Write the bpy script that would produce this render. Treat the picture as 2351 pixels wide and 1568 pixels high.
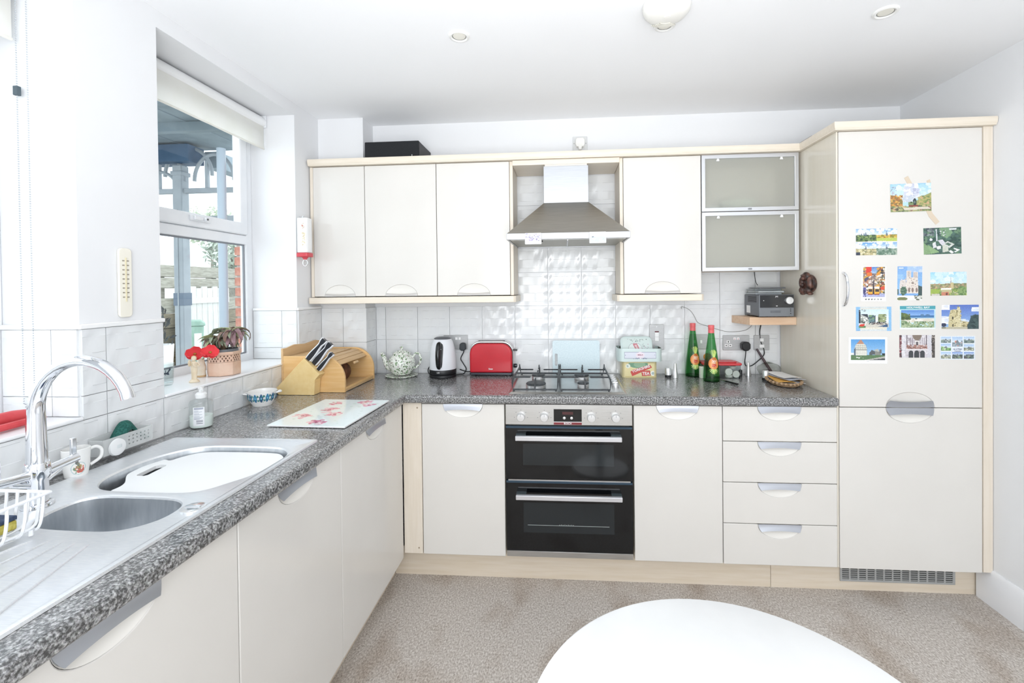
import bpy, bmesh, math, random
import numpy as np
from mathutils import Vector, Matrix
for o in list(bpy.data.objects): bpy.data.objects.remove(o, do_unlink=True)
S = bpy.context.scene
COL = S.collection
PI = math.pi
rnd = random.Random(7)

# ------------------------------------------------------------------ camera
cam = bpy.data.cameras.new('camera'); camo = bpy.data.objects.new('camera', cam); COL.objects.link(camo)
yaw, pitch, roll = 0.0739, -0.0104, -0.0108
fw = Vector((-math.sin(yaw)*math.cos(pitch), math.cos(yaw)*math.cos(pitch), math.sin(pitch)))
rt = Vector((math.cos(yaw), math.sin(yaw), 0)); up = rt.cross(fw)
r2 = rt*math.cos(roll)+up*math.sin(roll); u2 = -rt*math.sin(roll)+up*math.cos(roll)
camo.matrix_world = Matrix(((r2.x, u2.x, -fw.x, 0.6886), (r2.y, u2.y, -fw.y, -2.1242), (r2.z, u2.z, -fw.z, 1.4156), (0, 0, 0, 1)))
cam.sensor_width = 36; cam.sensor_fit = 'HORIZONTAL'; cam.lens = 1044.2076/2351*36
cam.shift_x = -43.5448/2351; cam.shift_y = -112.9248/2351
cam.clip_start = 0.02
S.camera = camo
# ------------------------------------------------------------------ sky, daylight, exposure
w = bpy.data.worlds.new('overcast_sky'); S.world = w; w.use_nodes = True
bg = w.node_tree.nodes['Background']; bg.inputs[0].default_value = (0.93, 0.97, 1.0, 1); bg.inputs[1].default_value = 2.6
def area(name, loc, target, sx, sy, power, col=(1, 1, 1)):
    l = bpy.data.lights.new(name, 'AREA'); l.shape = 'RECTANGLE'; l.size = sx; l.size_y = sy; l.energy = power; l.color = col
    o = bpy.data.objects.new(name, l); COL.objects.link(o); o.location = loc
    d = Vector(target)-Vector(loc); o.rotation_euler = d.to_track_quat('-Z', 'Y').to_euler()
    return o
area('rear_daylight', (0.9, -3.8, 1.55), (0.9, 0, 1.5), 2.6, 1.6, 27, (0.96, 0.98, 1.0))
area('bounced_flash', (0.62, -2.35, 1.25), (0.72, -1.52, 2.4), 1.1, .9, 18, (0.975, 0.985, 1.0)).data.spread = math.radians(125)
S.view_settings.view_transform = 'Standard'
S.view_settings.look = 'None'; S.view_settings.gamma = 1; S.view_settings.use_curve_mapping = False
S.view_settings.exposure = 0.13

# ------------------------------------------------------------------ helpers
def lin(c):
    if isinstance(c, str):
        c = [int(c[i:i+2], 16)/255 for i in (0, 2, 4)]
    return tuple(x/12.92 if x <= .04045 else ((x+.055)/1.055)**2.4 for x in c)
MATS = {}
def mat(name, col='FFFFFF', rough=.5, metal=0., **k):
    if name in MATS: return MATS[name]
    m = bpy.data.materials.new(name); m.use_nodes = True; MATS[name] = m
    b = m.node_tree.nodes['Principled BSDF']
    b.inputs['Base Color'].default_value = (*lin(col), 1); b.inputs['Roughness'].default_value = rough; b.inputs['Metallic'].default_value = metal
    for a, v in k.items(): b.inputs[a.replace('_', ' ')].default_value = v
    return m
def noisy(name, c1, c2, scale=20., rough=.5, kind='noise', lo=.4, hi=.6, stretch=(1, 1, 1), bump=0., metal=0., detail=4., c3=None, bscale=None, coord='Object'):
    m = mat(name, c1, rough, metal); nt = m.node_tree; N = nt.nodes; L = nt.links; b = N['Principled BSDF']
    tc = N.new('ShaderNodeTexCoord'); mp = N.new('ShaderNodeMapping'); mp.inputs['Scale'].default_value = stretch
    L.new(tc.outputs[coord], mp.inputs[0])
    if kind == 'noise':
        t = N.new('ShaderNodeTexNoise'); t.inputs['Scale'].default_value = scale; t.inputs['Detail'].default_value = detail; out = t.outputs[0]
    else:
        t = N.new('ShaderNodeTexVoronoi'); t.inputs['Scale'].default_value = scale; out = t.outputs['Distance' if kind == 'dist' else 'Color']
    L.new(mp.outputs[0], t.inputs[0])
    r = N.new('ShaderNodeValToRGB'); e = r.color_ramp.elements
    e[0].position = lo; e[0].color = (*lin(c1), 1); e[1].position = hi; e[1].color = (*lin(c2), 1)
    if c3:
        x = e.new((lo+hi)/2); x.color = (*lin(c3), 1)
    L.new(out, r.inputs[0]); L.new(r.outputs[0], b.inputs['Base Color'])
    if bump:
        bp = N.new('ShaderNodeBump'); bp.inputs['Strength'].default_value = bump; bp.inputs['Distance'].default_value = .002
        if bscale:
            t2 = N.new('ShaderNodeTexNoise'); t2.inputs['Scale'].default_value = bscale; L.new(mp.outputs[0], t2.inputs[0]); L.new(t2.outputs[0], bp.inputs['Height'])
        else: L.new(out, bp.inputs['Height'])
        L.new(bp.outputs[0], b.inputs['Normal'])
    return m
def glassy(name, tint, gloss=.08, rough=.02):
    m = bpy.data.materials.new(name); m.use_nodes = True; nt = m.node_tree; N = nt.nodes; L = nt.links
    N.remove(N['Principled BSDF']); out = N['Material Output']
    tr = N.new('ShaderNodeBsdfTransparent'); tr.inputs[0].default_value = (*lin(tint), 1)
    gl = N.new('ShaderNodeBsdfGlossy'); gl.inputs['Roughness'].default_value = rough
    fr = N.new('ShaderNodeLayerWeight'); fr.inputs[0].default_value = .5
    pw = N.new('ShaderNodeMath'); pw.operation = 'POWER'; pw.inputs[1].default_value = 4.; L.new(fr.outputs['Facing'], pw.inputs[0])
    ma = N.new('ShaderNodeMath'); ma.operation = 'MULTIPLY_ADD'; ma.inputs[1].default_value = .6; ma.inputs[2].default_value = .03; L.new(pw.outputs[0], ma.inputs[0])
    mx = N.new('ShaderNodeMixShader'); L.new(ma.outputs[0], mx.inputs[0]); L.new(tr.outputs[0], mx.inputs[1]); L.new(gl.outputs[0], mx.inputs[2]); L.new(mx.outputs[0], out.inputs[0])
    MATS[name] = m; return m

class MB:
    def __init__(s): s.v = []; s.f = []
    def add(s, vs, fs):
        o = len(s.v); s.v += [tuple(map(float, q)) for q in vs]; s.f += [tuple(o+i for i in q) for q in fs]; return s
    def box(s, x0, x1, y0, y1, z0, z1):
        return s.add([(x0, y0, z0), (x1, y0, z0), (x1, y1, z0), (x0, y1, z0), (x0, y0, z1), (x1, y0, z1), (x1, y1, z1), (x0, y1, z1)],
                     [(0, 3, 2, 1), (4, 5, 6, 7), (0, 1, 5, 4), (1, 2, 6, 5), (2, 3, 7, 6), (3, 0, 4, 7)])
    def prism(s, poly, ax, a, b):
        n = len(poly)
        def P(p, t): return {'x': (t, p[0], p[1]), 'y': (p[0], t, p[1]), 'z': (p[0], p[1], t)}[ax]
        vs = [P(p, a) for p in poly]+[P(p, b) for p in poly]
        return s.add(vs, [tuple(range(n)), tuple(range(2*n-1, n-1, -1))]+[(i, (i+1) % n, n+(i+1) % n, n+i) for i in range(n)])
    def lathe(s, prof, c=(0, 0, 0), seg=24, ax='z', sx=1., sy=1.):
        n = len(prof); vs = []; fs = []
        for r, z in prof:
            for k in range(seg):
                a = 2*PI*k/seg; p = (r*math.cos(a)*sx, r*math.sin(a)*sy, z)
                if ax == 'x': p = (p[2], p[0], p[1])
                if ax == 'y': p = (p[0], p[2], p[1])
                vs.append((p[0]+c[0], p[1]+c[1], p[2]+c[2]))
        for i in range(n-1):
            for k in range(seg):
                k2 = (k+1) % seg; fs.append((i*seg+k, i*seg+k2, (i+1)*seg+k2, (i+1)*seg+k))
        if prof[0][0] > 1e-5: fs.append(tuple(range(seg-1, -1, -1)))
        if prof[-1][0] > 1e-5: fs.append(tuple((n-1)*seg+k for k in range(seg)))
        return s.add(vs, fs)
    def tube(s, pts, r, seg=8, closed=False, flat=1.):
        P = [Vector(p) for p in pts]; n = len(P); R = r if isinstance(r, (list, tuple)) else [r]*n
        vs = []; fs = []; prev = None
        for i in range(n):
            t = (P[(i+1) % n]-P[i-1]) if closed else (P[min(i+1, n-1)]-P[max(i-1, 0)])
            t.normalize()
            if prev is None:
                a = Vector((0, 0, 1)) if abs(t.z) < .9 else Vector((1, 0, 0)); nrm = (a-t*a.dot(t)).normalized()
            else: nrm = (prev-t*prev.dot(t)).normalized()
            prev = nrm; bn = t.cross(nrm)
            for k in range(seg):
                a = 2*PI*k/seg; vs.append(P[i]+(nrm*math.cos(a)+bn*math.sin(a)*flat)*R[i])
        m = n if closed else n-1
        for i in range(m):
            j = (i+1) % n
            for k in range(seg):
                k2 = (k+1) % seg; fs.append((i*seg+k, i*seg+k2, j*seg+k2, j*seg+k))
        if not closed: fs += [tuple(range(seg-1, -1, -1)), tuple((n-1)*seg+k for k in range(seg))]
        return s.add(vs, fs)
    def ball(s, c, r, seg=12, rings=8):
        if not isinstance(r, tuple): r = (r, r, r)
        vs = [(c[0], c[1], c[2]-r[2])]; fs = []
        for i in range(1, rings):
            t = -PI/2+PI*i/rings
            for k in range(seg):
                a = 2*PI*k/seg; vs.append((c[0]+r[0]*math.cos(t)*math.cos(a), c[1]+r[1]*math.cos(t)*math.sin(a), c[2]+r[2]*math.sin(t)))
        vs.append((c[0], c[1], c[2]+r[2])); m = len(vs)-1
        for k in range(seg):
            k2 = (k+1) % seg; fs.append((0, 1+k2, 1+k)); fs.append((m, m-seg+k, m-seg+k2))
            for i in range(rings-2): fs.append((1+i*seg+k, 1+i*seg+k2, 1+(i+1)*seg+k2, 1+(i+1)*seg+k))
        return s.add(vs, fs)
    def grid(s, nu, nv, fn, closeu=False):
        vs = [fn(i/(nu if closeu else nu-1), j/(nv-1)) for j in range(nv) for i in range(nu)]
        fs = [(j*nu+i, j*nu+(i+1) % nu, (j+1)*nu+(i+1) % nu, (j+1)*nu+i) for j in range(nv-1) for i in range(nu if closeu else nu-1)]
        return s.add(vs, fs)
    def plate(s, us, vs, keep, mp):
        """cells of a slab kept or left open; mp(u,v,t) with t 0/1 the two faces"""
        us = sorted(us); vs = sorted(vs); idx = {}
        K = {(i, j): keep((us[i]+us[i+1])/2, (vs[j]+vs[j+1])/2) for i in range(len(us)-1) for j in range(len(vs)-1)}
        V = []; F = []
        def g(i, j, t):
            if (i, j, t) not in idx: idx[(i, j, t)] = len(V); V.append(mp(us[i], vs[j], t))
            return idx[(i, j, t)]
        for (i, j), k in K.items():
            if not k: continue
            F.append((g(i, j, 1), g(i+1, j, 1), g(i+1, j+1, 1), g(i, j+1, 1))); F.append((g(i, j, 0), g(i, j+1, 0), g(i+1, j+1, 0), g(i+1, j, 0)))
            for di, dj, a, b in ((-1, 0, (i, j+1), (i, j)), (1, 0, (i+1, j), (i+1, j+1)), (0, -1, (i, j), (i+1, j)), (0, 1, (i+1, j+1), (i, j+1))):
                if not K.get((i+di, j+dj)): F.append((g(*a, 0), g(*b, 0), g(*b, 1), g(*a, 1)))
        return s.add(V, F)
    def xf(s, M):
        s.v = [tuple(M @ Vector(q)) for q in s.v]; return s
    def mesh(s, name, m=None, ang=35):
        me = bpy.data.meshes.new(name); me.from_pydata(s.v, [], s.f)
        bm = bmesh.new(); bm.from_mesh(me); bmesh.ops.recalc_face_normals(bm, faces=bm.faces); bm.to_mesh(me); bm.free()
        me.polygons.foreach_set('use_smooth', [True]*len(me.polygons)); me.set_sharp_from_angle(angle=math.radians(ang))
        if m: me.materials.append(m)
        return me
def origin(o):
    v = Vector(o.location)
    return origin(o.parent)+v if o.parent else v
def link(name, me, parent=None, loc=(0, 0, 0), rotz=0.):
    o = bpy.data.objects.new(name, me); COL.objects.link(o)
    o.parent = parent; o.location = loc; o.rotation_euler = (0, 0, rotz)
    return o
def obj(name, mb, m, parent=None, bev=0., seg=2, label=None, local=False, ang=35, kind=None):
    """one mesh object; vertices are given in world space unless local"""
    if parent is not None and not local:
        q = origin(parent); mb.v = [(a-q.x, b-q.y, c-q.z) for a, b, c in mb.v]
    o = link(name, mb.mesh(name, m, ang), parent)
    if bev:
        md = o.modifiers.new('bevel', 'BEVEL'); md.width = bev; md.segments = seg; md.limit_method = 'ANGLE'; md.angle_limit = math.radians(40); md.harden_normals = False
    if label: o['label'] = label
    if kind: o['kind'] = kind
    return o
def tag(o, label, cat, group=None, kind=None):
    o['label'] = label; o['category'] = cat
    if group: o['group'] = group
    if kind: o['kind'] = kind
    return o
def thing(name, label, cat, loc=(0, 0, 0), rotz=0., group=None):
    o = link(name, None, None, loc, rotz); o.empty_display_size = .05
    return tag(o, label, cat, group)
def solo(name, mb, m, label, cat, loc=(0, 0, 0), rotz=0, group=None, bev=0., seg=2, ang=35):
    """a thing that is one mesh, modelled round its own base point"""
    o = link(name, mb.mesh(name, m, ang), None, loc, rotz)
    if bev:
        md = o.modifiers.new('bevel', 'BEVEL'); md.width = bev; md.segments = seg; md.limit_method = 'ANGLE'; md.angle_limit = math.radians(40)
    return tag(o, label, cat, group)
def wsolo(name, mb, m, label, cat, group=None, bev=0., seg=2, ang=35):
    """a one-mesh thing given in world space; its origin goes to the middle of its foot"""
    a = np.array(mb.v); lo, hi = a.min(0), a.max(0); c = ((lo[0]+hi[0])/2, (lo[1]+hi[1])/2, lo[2])
    mb.v = [tuple(q) for q in (a-np.array(c))]
    return solo(name, mb, m, label, cat, c, 0, group, bev, seg, ang)
def struct(name, mb, m, parent=None, bev=0., kind=True, ang=35):
    o = obj(name, mb, m, parent, bev, ang=ang)
    if parent is None: o['kind'] = 'structure'
    return o
def copy_tree(o, parent=None):
    c = o.copy(); COL.objects.link(c); c.parent = parent
    for ch in list(o.children): copy_tree(ch, c)
    return c
def catmull(pts, n=6, closed=True):
    P = [Vector(p) for p in pts]; m = len(P); out = []
    for i in range(m if closed else m-1):
        if closed: a, b, c, d = P[i-1], P[i], P[(i+1) % m], P[(i+2) % m]
        else: a, b, c, d = P[max(i-1, 0)], P[i], P[i+1], P[min(i+2, m-1)]
        for k in range(n):
            t = k/n; out.append(.5*((2*b)+(c-a)*t+(2*a-5*b+4*c-d)*t*t+(3*b-a-3*c+d)*t**3))
    if not closed: out.append(P[-1])
    return out
def text(name, s, size, m, parent, M, extrude=.0003, sx=1., bold=0.):
    """flat lettering: text curve turned to a mesh, placed by the matrix M in the parent's space"""
    cu = bpy.data.curves.new(name, 'FONT'); cu.body = s; cu.size = size; cu.extrude = extrude; cu.align_x = 'CENTER'; cu.align_y = 'CENTER'; cu.resolution_u = 2; cu.offset = bold
    t = bpy.data.objects.new(name, cu); COL.objects.link(t)
    me = bpy.data.meshes.new_from_object(t.evaluated_get(bpy.context.evaluated_depsgraph_get()))
    bpy.data.objects.remove(t, do_unlink=True); bpy.data.curves.remove(cu)
    me.transform(M @ Matrix.Diagonal((sx, 1, 1, 1))); me.materials.clear(); me.materials.append(m)
    me.name = name
    return link(name, me, parent)
FRONT = Matrix.Rotation(PI/2, 4, 'X')          # lettering that faces -y
def at(x, y, z, R=FRONT): return Matrix.Translation((x, y, z)) @ R

# ---------------------------------------------------------- flat print (cards, labels) as coloured cells
class CV:
    def __init__(s, w, h, c): s.w, s.h = w, h; s.a = np.empty((h, w, 3)); s.a[:] = s.c(c); s.Y, s.X = np.mgrid[0:h, 0:w]; s.X = (s.X+.5)/w; s.Y = (s.Y+.5)/h; s.r = np.random.RandomState(3)
    def c(s, c): return np.array([int(c[i:i+2], 16)/255 for i in (0, 2, 4)])
    def rect(s, x0, y0, x1, y1, c): s.a[(s.X >= x0) & (s.X < x1) & (s.Y >= y0) & (s.Y < y1)] = s.c(c); return s
    def grad(s, x0, y0, x1, y1, c, d):
        m = (s.X >= x0) & (s.X < x1) & (s.Y >= y0) & (s.Y < y1); t = ((s.Y-y0)/(y1-y0))[..., None]
        g = s.c(c)*(1-t)+s.c(d)*t; s.a[m] = g[m]; return s
    def ell(s, x, y, rx, ry, c): s.a[((s.X-x)/rx)**2+((s.Y-y)/ry)**2 < 1] = s.c(c); return s
    def poly(s, P, c):
        ins = np.zeros(s.X.shape, bool); n = len(P)
        for i in range(n):
            (x1, y1), (x2, y2) = P[i], P[(i+1) % n]
            if y1 == y2: continue
            ins ^= ((s.Y < y1) != (s.Y < y2)) & (s.X < (x2-x1)*(s.Y-y1)/(y2-y1)+x1)
        s.a[ins] = s.c(c); return s
    def blobs(s, x0, y0, x1, y1, cs, n, r, clip=True):
        for i in range(n):
            x, y = s.r.uniform(x0, x1), s.r.uniform(y0, y1); q = r*s.r.uniform(.5, 1.2)
            m = (((s.X-x)/q)**2+((s.Y-y)/(q*s.w/s.h*s.r.uniform(.5, 1)))**2 < 1) 
            if clip: m &= (s.X >= x0) & (s.X < x1) & (s.Y >= y0) & (s.Y < y1)
            s.a[m] = s.c(cs[s.r.randint(len(cs))])
        return s
    def grain(s, k): s.a = np.clip(s.a*(1+s.r.uniform(-k, k, s.a.shape[:2])[..., None]), 0, 1); return s
def print_mesh(name, cv, fn, back=None, m=None, skip=None):
    """coloured cells laid on fn(u,v) (v up), with an optional solid back"""
    w, h = cv.w, cv.h; vs = [fn(i/w, j/h) for j in range(h+1) for i in range(w+1)]; n = w+1
    fs = [(j*n+i, j*n+i+1, (j+1)*n+i+1, (j+1)*n+i) for j in range(h) for i in range(w)]
    cells = cv.a[::-1].reshape(-1, 3)
    if skip:                                            # unprinted cells are left out, bare glass shows there
        k = np.abs(cells-cv.c(skip)).max(1) > .004; fs = [f for f, q in zip(fs, k) if q]; cells = cells[k]
    cols = np.repeat(cells, 4, axis=0)
    if back is not None:
        o = len(vs); edge = [i for i in range(n)]+[j*n+w for j in range(1, h+1)]+[h*n+i for i in range(w-1, -1, -1)]+[j*n for j in range(h-1, 0, -1)]
        vs += [back(*(((e % n)/w), (e//n)/h)) for e in edge]; k = len(edge)
        fs += [(edge[(i+1) % k], edge[i], o+i, o+(i+1) % k) for i in range(k)]; fs.append(tuple(o+i for i in range(k-1, -1, -1)))
        cols = np.vstack([cols, np.full((5*k, 3), .96)])
    me = bpy.data.meshes.new(name); me.from_pydata(vs, [], fs)
    at_ = me.color_attributes.new('print', 'FLOAT_COLOR', 'CORNER')
    cols = np.where(cols <= .04045, cols/12.92, ((cols+.055)/1.055)**2.4)
    at_.data.foreach_set('color', np.hstack([cols, np.ones((len(cols), 1))]).astype(np.float32).ravel())
    me.materials.append(m or M_PRINT); return me
def mk_print(name, rough):
    m = mat(name, 'FFFFFF', rough); a = m.node_tree.nodes.new('ShaderNodeAttribute'); a.attribute_name = 'print'
    m.node_tree.links.new(a.outputs['Color'], m.node_tree.nodes['Principled BSDF'].inputs['Base Color']); return m
M_PRINT = mk_print('printed_card', .4)
M_TINPRINT = mk_print('printed_tin', .3)

# ------------------------------------------------------------------ materials
M_WALL = noisy('white_paint', 'EBECEE', 'ECEDEF', 6, .65)
M_CEIL = noisy('ceiling_paint', 'F9FAFC', 'FAFBFD', 5, .8)
M_TILE = noisy('white_tile_glaze', 'E5E7E9', 'E8EAEB', 8, .13)
M_GROUT = noisy('grout', 'D6D8D9', 'DEDFE0', 60, .8)
M_DOOR = noisy('cream_gloss', 'E1DED9', 'E3E0DB', 3, .13)
M_BOWL = mat('cream_recess', 'EEEBE5', .35)
M_MAPLE = noisy('pale_maple', 'E6DBCB', 'EBE1D3', 6, .45, stretch=(14, 14, 1), lo=.35, hi=.65)
M_MAPLEH = noisy('pale_maple_rail', 'E8DDCC', 'EDE3D4', 6, .45, stretch=(1, 14, 14), lo=.35, hi=.65)
M_PLINTH = noisy('maple_plinth', 'DED0BB', 'E5D9C8', 5, .5, stretch=(1, 10, 14), lo=.35, hi=.65)
M_PANEL = noisy('maple_gloss_panel', 'E3DCCD', 'E6E0D3', 5, .16, stretch=(10, 10, .7), lo=.3, hi=.7)
M_CARC = mat('cabinet_inside', 'D9D1C2', .6)
M_SILVER = mat('satin_silver', 'B9BCC3', .33, .9)
M_ALU = mat('brushed_aluminium', 'D4D6DA', .38, .75)
M_CHROME = mat('chrome', 'E6E8EC', .07, 1.)
M_STEEL = noisy('brushed_steel', 'C4C4C2', 'CFCFCE', 14, .3, stretch=(1, 1, 60), metal=1.)
M_SINK = noisy('sink_steel', 'E6E9ED', 'EEF0F2', 40, .36, metal=.8, stretch=(1, 12, 1))
M_BLACKG = mat('black_glass', '0B0D10', .06)
M_BLACK = noisy('black_plastic', '15171A', '1B1D20', 60, .4)
M_RUBBER = noisy('cast_iron', '34383B', '42464A', 80, .5)
M_WHITEP = noisy('white_plastic', 'F2F3F3', 'F6F6F6', 12, .35)
M_UPVC = noisy('white_upvc', 'EDF0F4', 'F2F4F7', 9, .3)
M_GLASS = glassy('window_glass', 'F6FAFB')
M_DARK = mat('dark_gap', '2A2A2A', .8)
M_PLATE = noisy('steel_plate', 'B0B1B2', 'BABBBC', 30, .4, metal=.3, stretch=(1, 1, 20))
M_CERAM = mat('white_china', 'F3F3F1', .15)

def granite():
    m = mat('speckled_granite', '808080', .24, Coat_Weight=.6, Coat_Roughness=.16); nt = m.node_tree; N = nt.nodes; L = nt.links; b = N['Principled BSDF']
    tc = N.new('ShaderNodeTexCoord'); t1 = N.new('ShaderNodeTexNoise'); t1.inputs['Scale'].default_value = 185; t1.inputs['Detail'].default_value = 3; t1.inputs['Roughness'].default_value = .6
    t2 = N.new('ShaderNodeTexVoronoi'); t2.inputs['Scale'].default_value = 260
    L.new(tc.outputs['Object'], t1.inputs[0]); L.new(tc.outputs['Object'], t2.inputs[0])
    r = N.new('ShaderNodeValToRGB'); e = r.color_ramp.elements
    e[0].position = .36; e[0].color = (*lin('3E4145'), 1); e[1].position = .66; e[1].color = (*lin('C3C5C8'), 1)
    for p, c in ((.44, '5A5D61'), (.5, '7E8286'), (.56, '989B9F')): x = e.new(p); x.color = (*lin(c), 1)
    L.new(t1.outputs[0], r.inputs[0])
    mx = N.new('ShaderNodeMix'); mx.data_type = 'RGBA'; mx.blend_type = 'MULTIPLY'; mx.inputs[0].default_value = .35
    L.new(r.outputs[0], mx.inputs[6]); L.new(t2.outputs['Color'], mx.inputs[7])
    hs = N.new('ShaderNodeHueSaturation'); hs.inputs['Saturation'].default_value = .12; L.new(mx.outputs[2], hs.inputs['Color'])
    L.new(hs.outputs[0], b.inputs['Base Color'])
    return m
M_GRAN = granite()
def carpet():
    m = mat('beige_carpet', 'A99E92', .95); nt = m.node_tree; N = nt.nodes; L = nt.links; b = N['Principled BSDF']
    tc = N.new('ShaderNodeTexCoord'); mp = N.new('ShaderNodeMapping'); mp.inputs['Scale'].default_value = (1, .6, 1); L.new(tc.outputs['Object'], mp.inputs[0])
    t1 = N.new('ShaderNodeTexNoise'); t1.inputs['Scale'].default_value = 165; t1.inputs['Detail'].default_value = 5; t1.inputs['Roughness'].default_value = .7
    t2 = N.new('ShaderNodeTexNoise'); t2.inputs['Scale'].default_value = 5; t2.inputs['Detail'].default_value = 5
    L.new(mp.outputs[0], t1.inputs[0]); L.new(mp.outputs[0], t2.inputs[0])
    r = N.new('ShaderNodeValToRGB'); e = r.color_ramp.elements
    e[0].position = .3; e[0].color = (*lin('8F857C'), 1); e[1].position = .7; e[1].color = (*lin('EDE9E4'), 1); x = e.new(.5); x.color = (*lin('C6BEB6'), 1)
    L.new(t1.outputs[0], r.inputs[0])
    r3 = N.new('ShaderNodeValToRGB'); f = r3.color_ramp.elements; f[0].position = .33; f[0].color = (*lin('E4DDD6'), 1); f[1].position = .5; f[1].color = (1, 1, 1, 1); L.new(t2.outputs[0], r3.inputs[0])
    mx = N.new('ShaderNodeMix'); mx.data_type = 'RGBA'; mx.blend_type = 'MULTIPLY'; mx.inputs[0].default_value = 1; L.new(r.outputs[0], mx.inputs[6]); L.new(r3.outputs[0], mx.inputs[7])
    L.new(mx.outputs[2], b.inputs['Base Color'])
    bp = N.new('ShaderNodeBump'); bp.inputs['Strength'].default_value = .6; bp.inputs['Distance'].default_value = .004; L.new(t1.outputs[0], bp.inputs['Height']); L.new(bp.outputs[0], b.inputs['Normal'])
    return m
M_CARPET = carpet()

# ================================================================== THE ROOM
XL, YB, XR, ZC, YR = -.718, .545, 2.548, 2.3965, -3.9
struct('floor', MB().box(-1.03, 2.7, YR-.1, .7, -.06, 0), M_CARPET)
struct('ceiling', MB().box(-1.03, 2.7, YR-.1, .7, ZC, ZC+.08), M_CEIL)
wall_back = struct('wall_back', MB().box(-1.03, 2.7, YB, YB+.15, 0, ZC), M_WALL)
struct('wall_right', MB().box(XR, XR+.15, YR, YB, 0, ZC), M_WALL)
struct('wall_rear', MB().plate([-1.03, -.4, 2.2, 2.7], [0, .45, 2.25, ZC], lambda x, z: not (-.4 < x < 2.2 and .45 < z < 2.25), lambda x, z, t: (x, YR-.15*(1-t), z)), M_WALL)
W1 = (-.635, .175); W2 = (-1.725, -.905); WZ = (1.045, 2.335)
wall_left = struct('wall_left', MB().plate([YR, W2[0], W2[1], W1[0], W1[1], YB], [0, WZ[0], WZ[1], ZC],
    lambda y, z: not (WZ[0] < z < WZ[1] and (W1[0] < y < W1[1] or W2[0] < y < W2[1])), lambda y, z, t: (XL-.312*(1-t), y, z)), M_WALL)
wall_boxing = struct('wall_boxing', MB().box(XL, -.452, .407, YB, 0, ZC), M_WALL)
# skirting on the right: flat board with a rounded moulding on top
struct('baseboard_right', MB().prism([(2.53, 0), (XR, 0), (XR, .155), (2.543, .155), (2.538, .147), (2.536, .128), (2.53, .118)], 'y', YR, .06), mat('white_gloss', 'F0F1F4', .3))

# ---- embossed wall tiles, one object each
PT = .1955
def tile_mesh(w, h, u0=0., v0=0.):
    """wavy basket-weave relief: bands 50 mm high, each a row of pillows 98 mm long, staggered; front at -y"""
    T, A = .007, .0011
    vb = [0]+[b-v0 for b in (.0245, .0735, .1225, .1715) if .002 < b-v0 < h-.002]+[h]
    rows = []
    for i in range(len(vb)-1):
        mid = v0+(vb[i]+vb[i+1])/2; ph = int((mid+.0245)/.049) % 2
        rows += [(vb[i]+(.0012 if i else 0), ph), (vb[i+1]-(.0 if i < len(vb)-2 else 0), ph)]
    nu = max(3, int(14*w/PT)+1); m = MB(); e = .0013
    def P(i, j):
        u = i/(nu-1)*w; v, ph = rows[j]; d = A*math.cos(2*PI*(u+u0)/(PT/2)+PI*ph)
        ed = min(1, min(u, w-u)/.006); return (u*(w-2*e)/w+e, -T-d*ed, v*(h-2*e)/h+e)
    m.v = [P(i, j) for j in range(len(rows)) for i in range(nu)]
    m.f = [(j*nu+i, j*nu+i+1, (j+1)*nu+i+1, (j+1)*nu+i) for j in range(len(rows)-1) for i in range(nu-1)]
    b = len(m.v); R = len(rows)-1
    m.v += [(e, 0, e), (w-e, 0, e), (w-e, 0, h-e), (e, 0, h-e)]
    m.f += [tuple([b, b+1]+[i for i in range(nu-1, -1, -1)]), tuple([b+2, b+3]+[R*nu+i for i in range(nu)]),
            tuple([b+3, b]+[j*nu for j in range(R+1)]), tuple([b+1, b+2]+[j*nu+nu-1 for j in range(R, -1, -1)])]
    return m.mesh('tile', M_TILE, 28)
TCACHE = {}
def tiles(parent, us, vs, keep, place, rotz):
    """lay tiles between the joint lines us, vs; place(u,v) -> world point of a tile's lower left corner on the bed"""
    for i in range(len(us)-1):
        for j in range(len(vs)-1):
            u0, u1, v0, v1 = us[i], us[i+1], vs[j], vs[j+1]
            if not keep((u0+u1)/2, (v0+v1)/2): continue
            key = (round(u1-u0, 3), round(v1-v0, 3), round((u0/PT) % 1, 2), round(((v0-.9175)/PT) % 1, 2))
            if abs((u1-u0)-PT) < .002: key = (key[0], key[1], 0, key[3])
            if key not in TCACHE: TCACHE[key] = tile_mesh(u1-u0, v1-v0, 0, ((v0-.9175)/PT % 1)*PT if v0 > .915 else 0.)
            link('tile', TCACHE[key], parent, place(u0, v0), rotz)
ZJ = [.911, 1.113, 1.3085, 1.504, 1.6995, 1.895, 2.062]
def joints(a, b, ref):
    k0 = math.floor((a-ref)/PT)+1; r = [a]
    while ref+k0*PT < b-.012:
        if ref+k0*PT > a+.012: r.append(ref+k0*PT)
        k0 += 1
    return r+[b]
def kb(x, z):
    if .36 < x < 1.03: return True
    if x > 1.4: return z < 1.5
    return z < 1.36
tiles(wall_back, joints(-.445, 1.884, .2), [.911, 1.113, 1.3085, 1.504], kb, lambda u, v: (u, YB, v), 0)
tiles(wall_back, [.4, .591, .7865, 1.0], [1.504, 1.6995, 1.895, 2.062], lambda x, z: True, lambda u, v: (u, YB, v), 0)
tiles(wall_boxing, joints(XL+.007, -.445, .0045), [.911, 1.113, 1.3085], lambda x, z: True, lambda u, v: (u, .407, v), 0)
tiles(wall_boxing, [.40, YB-.007], [.911, 1.113, 1.3085], lambda x, z: True, lambda u, v: (-.452, u, v), PI/2)
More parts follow.
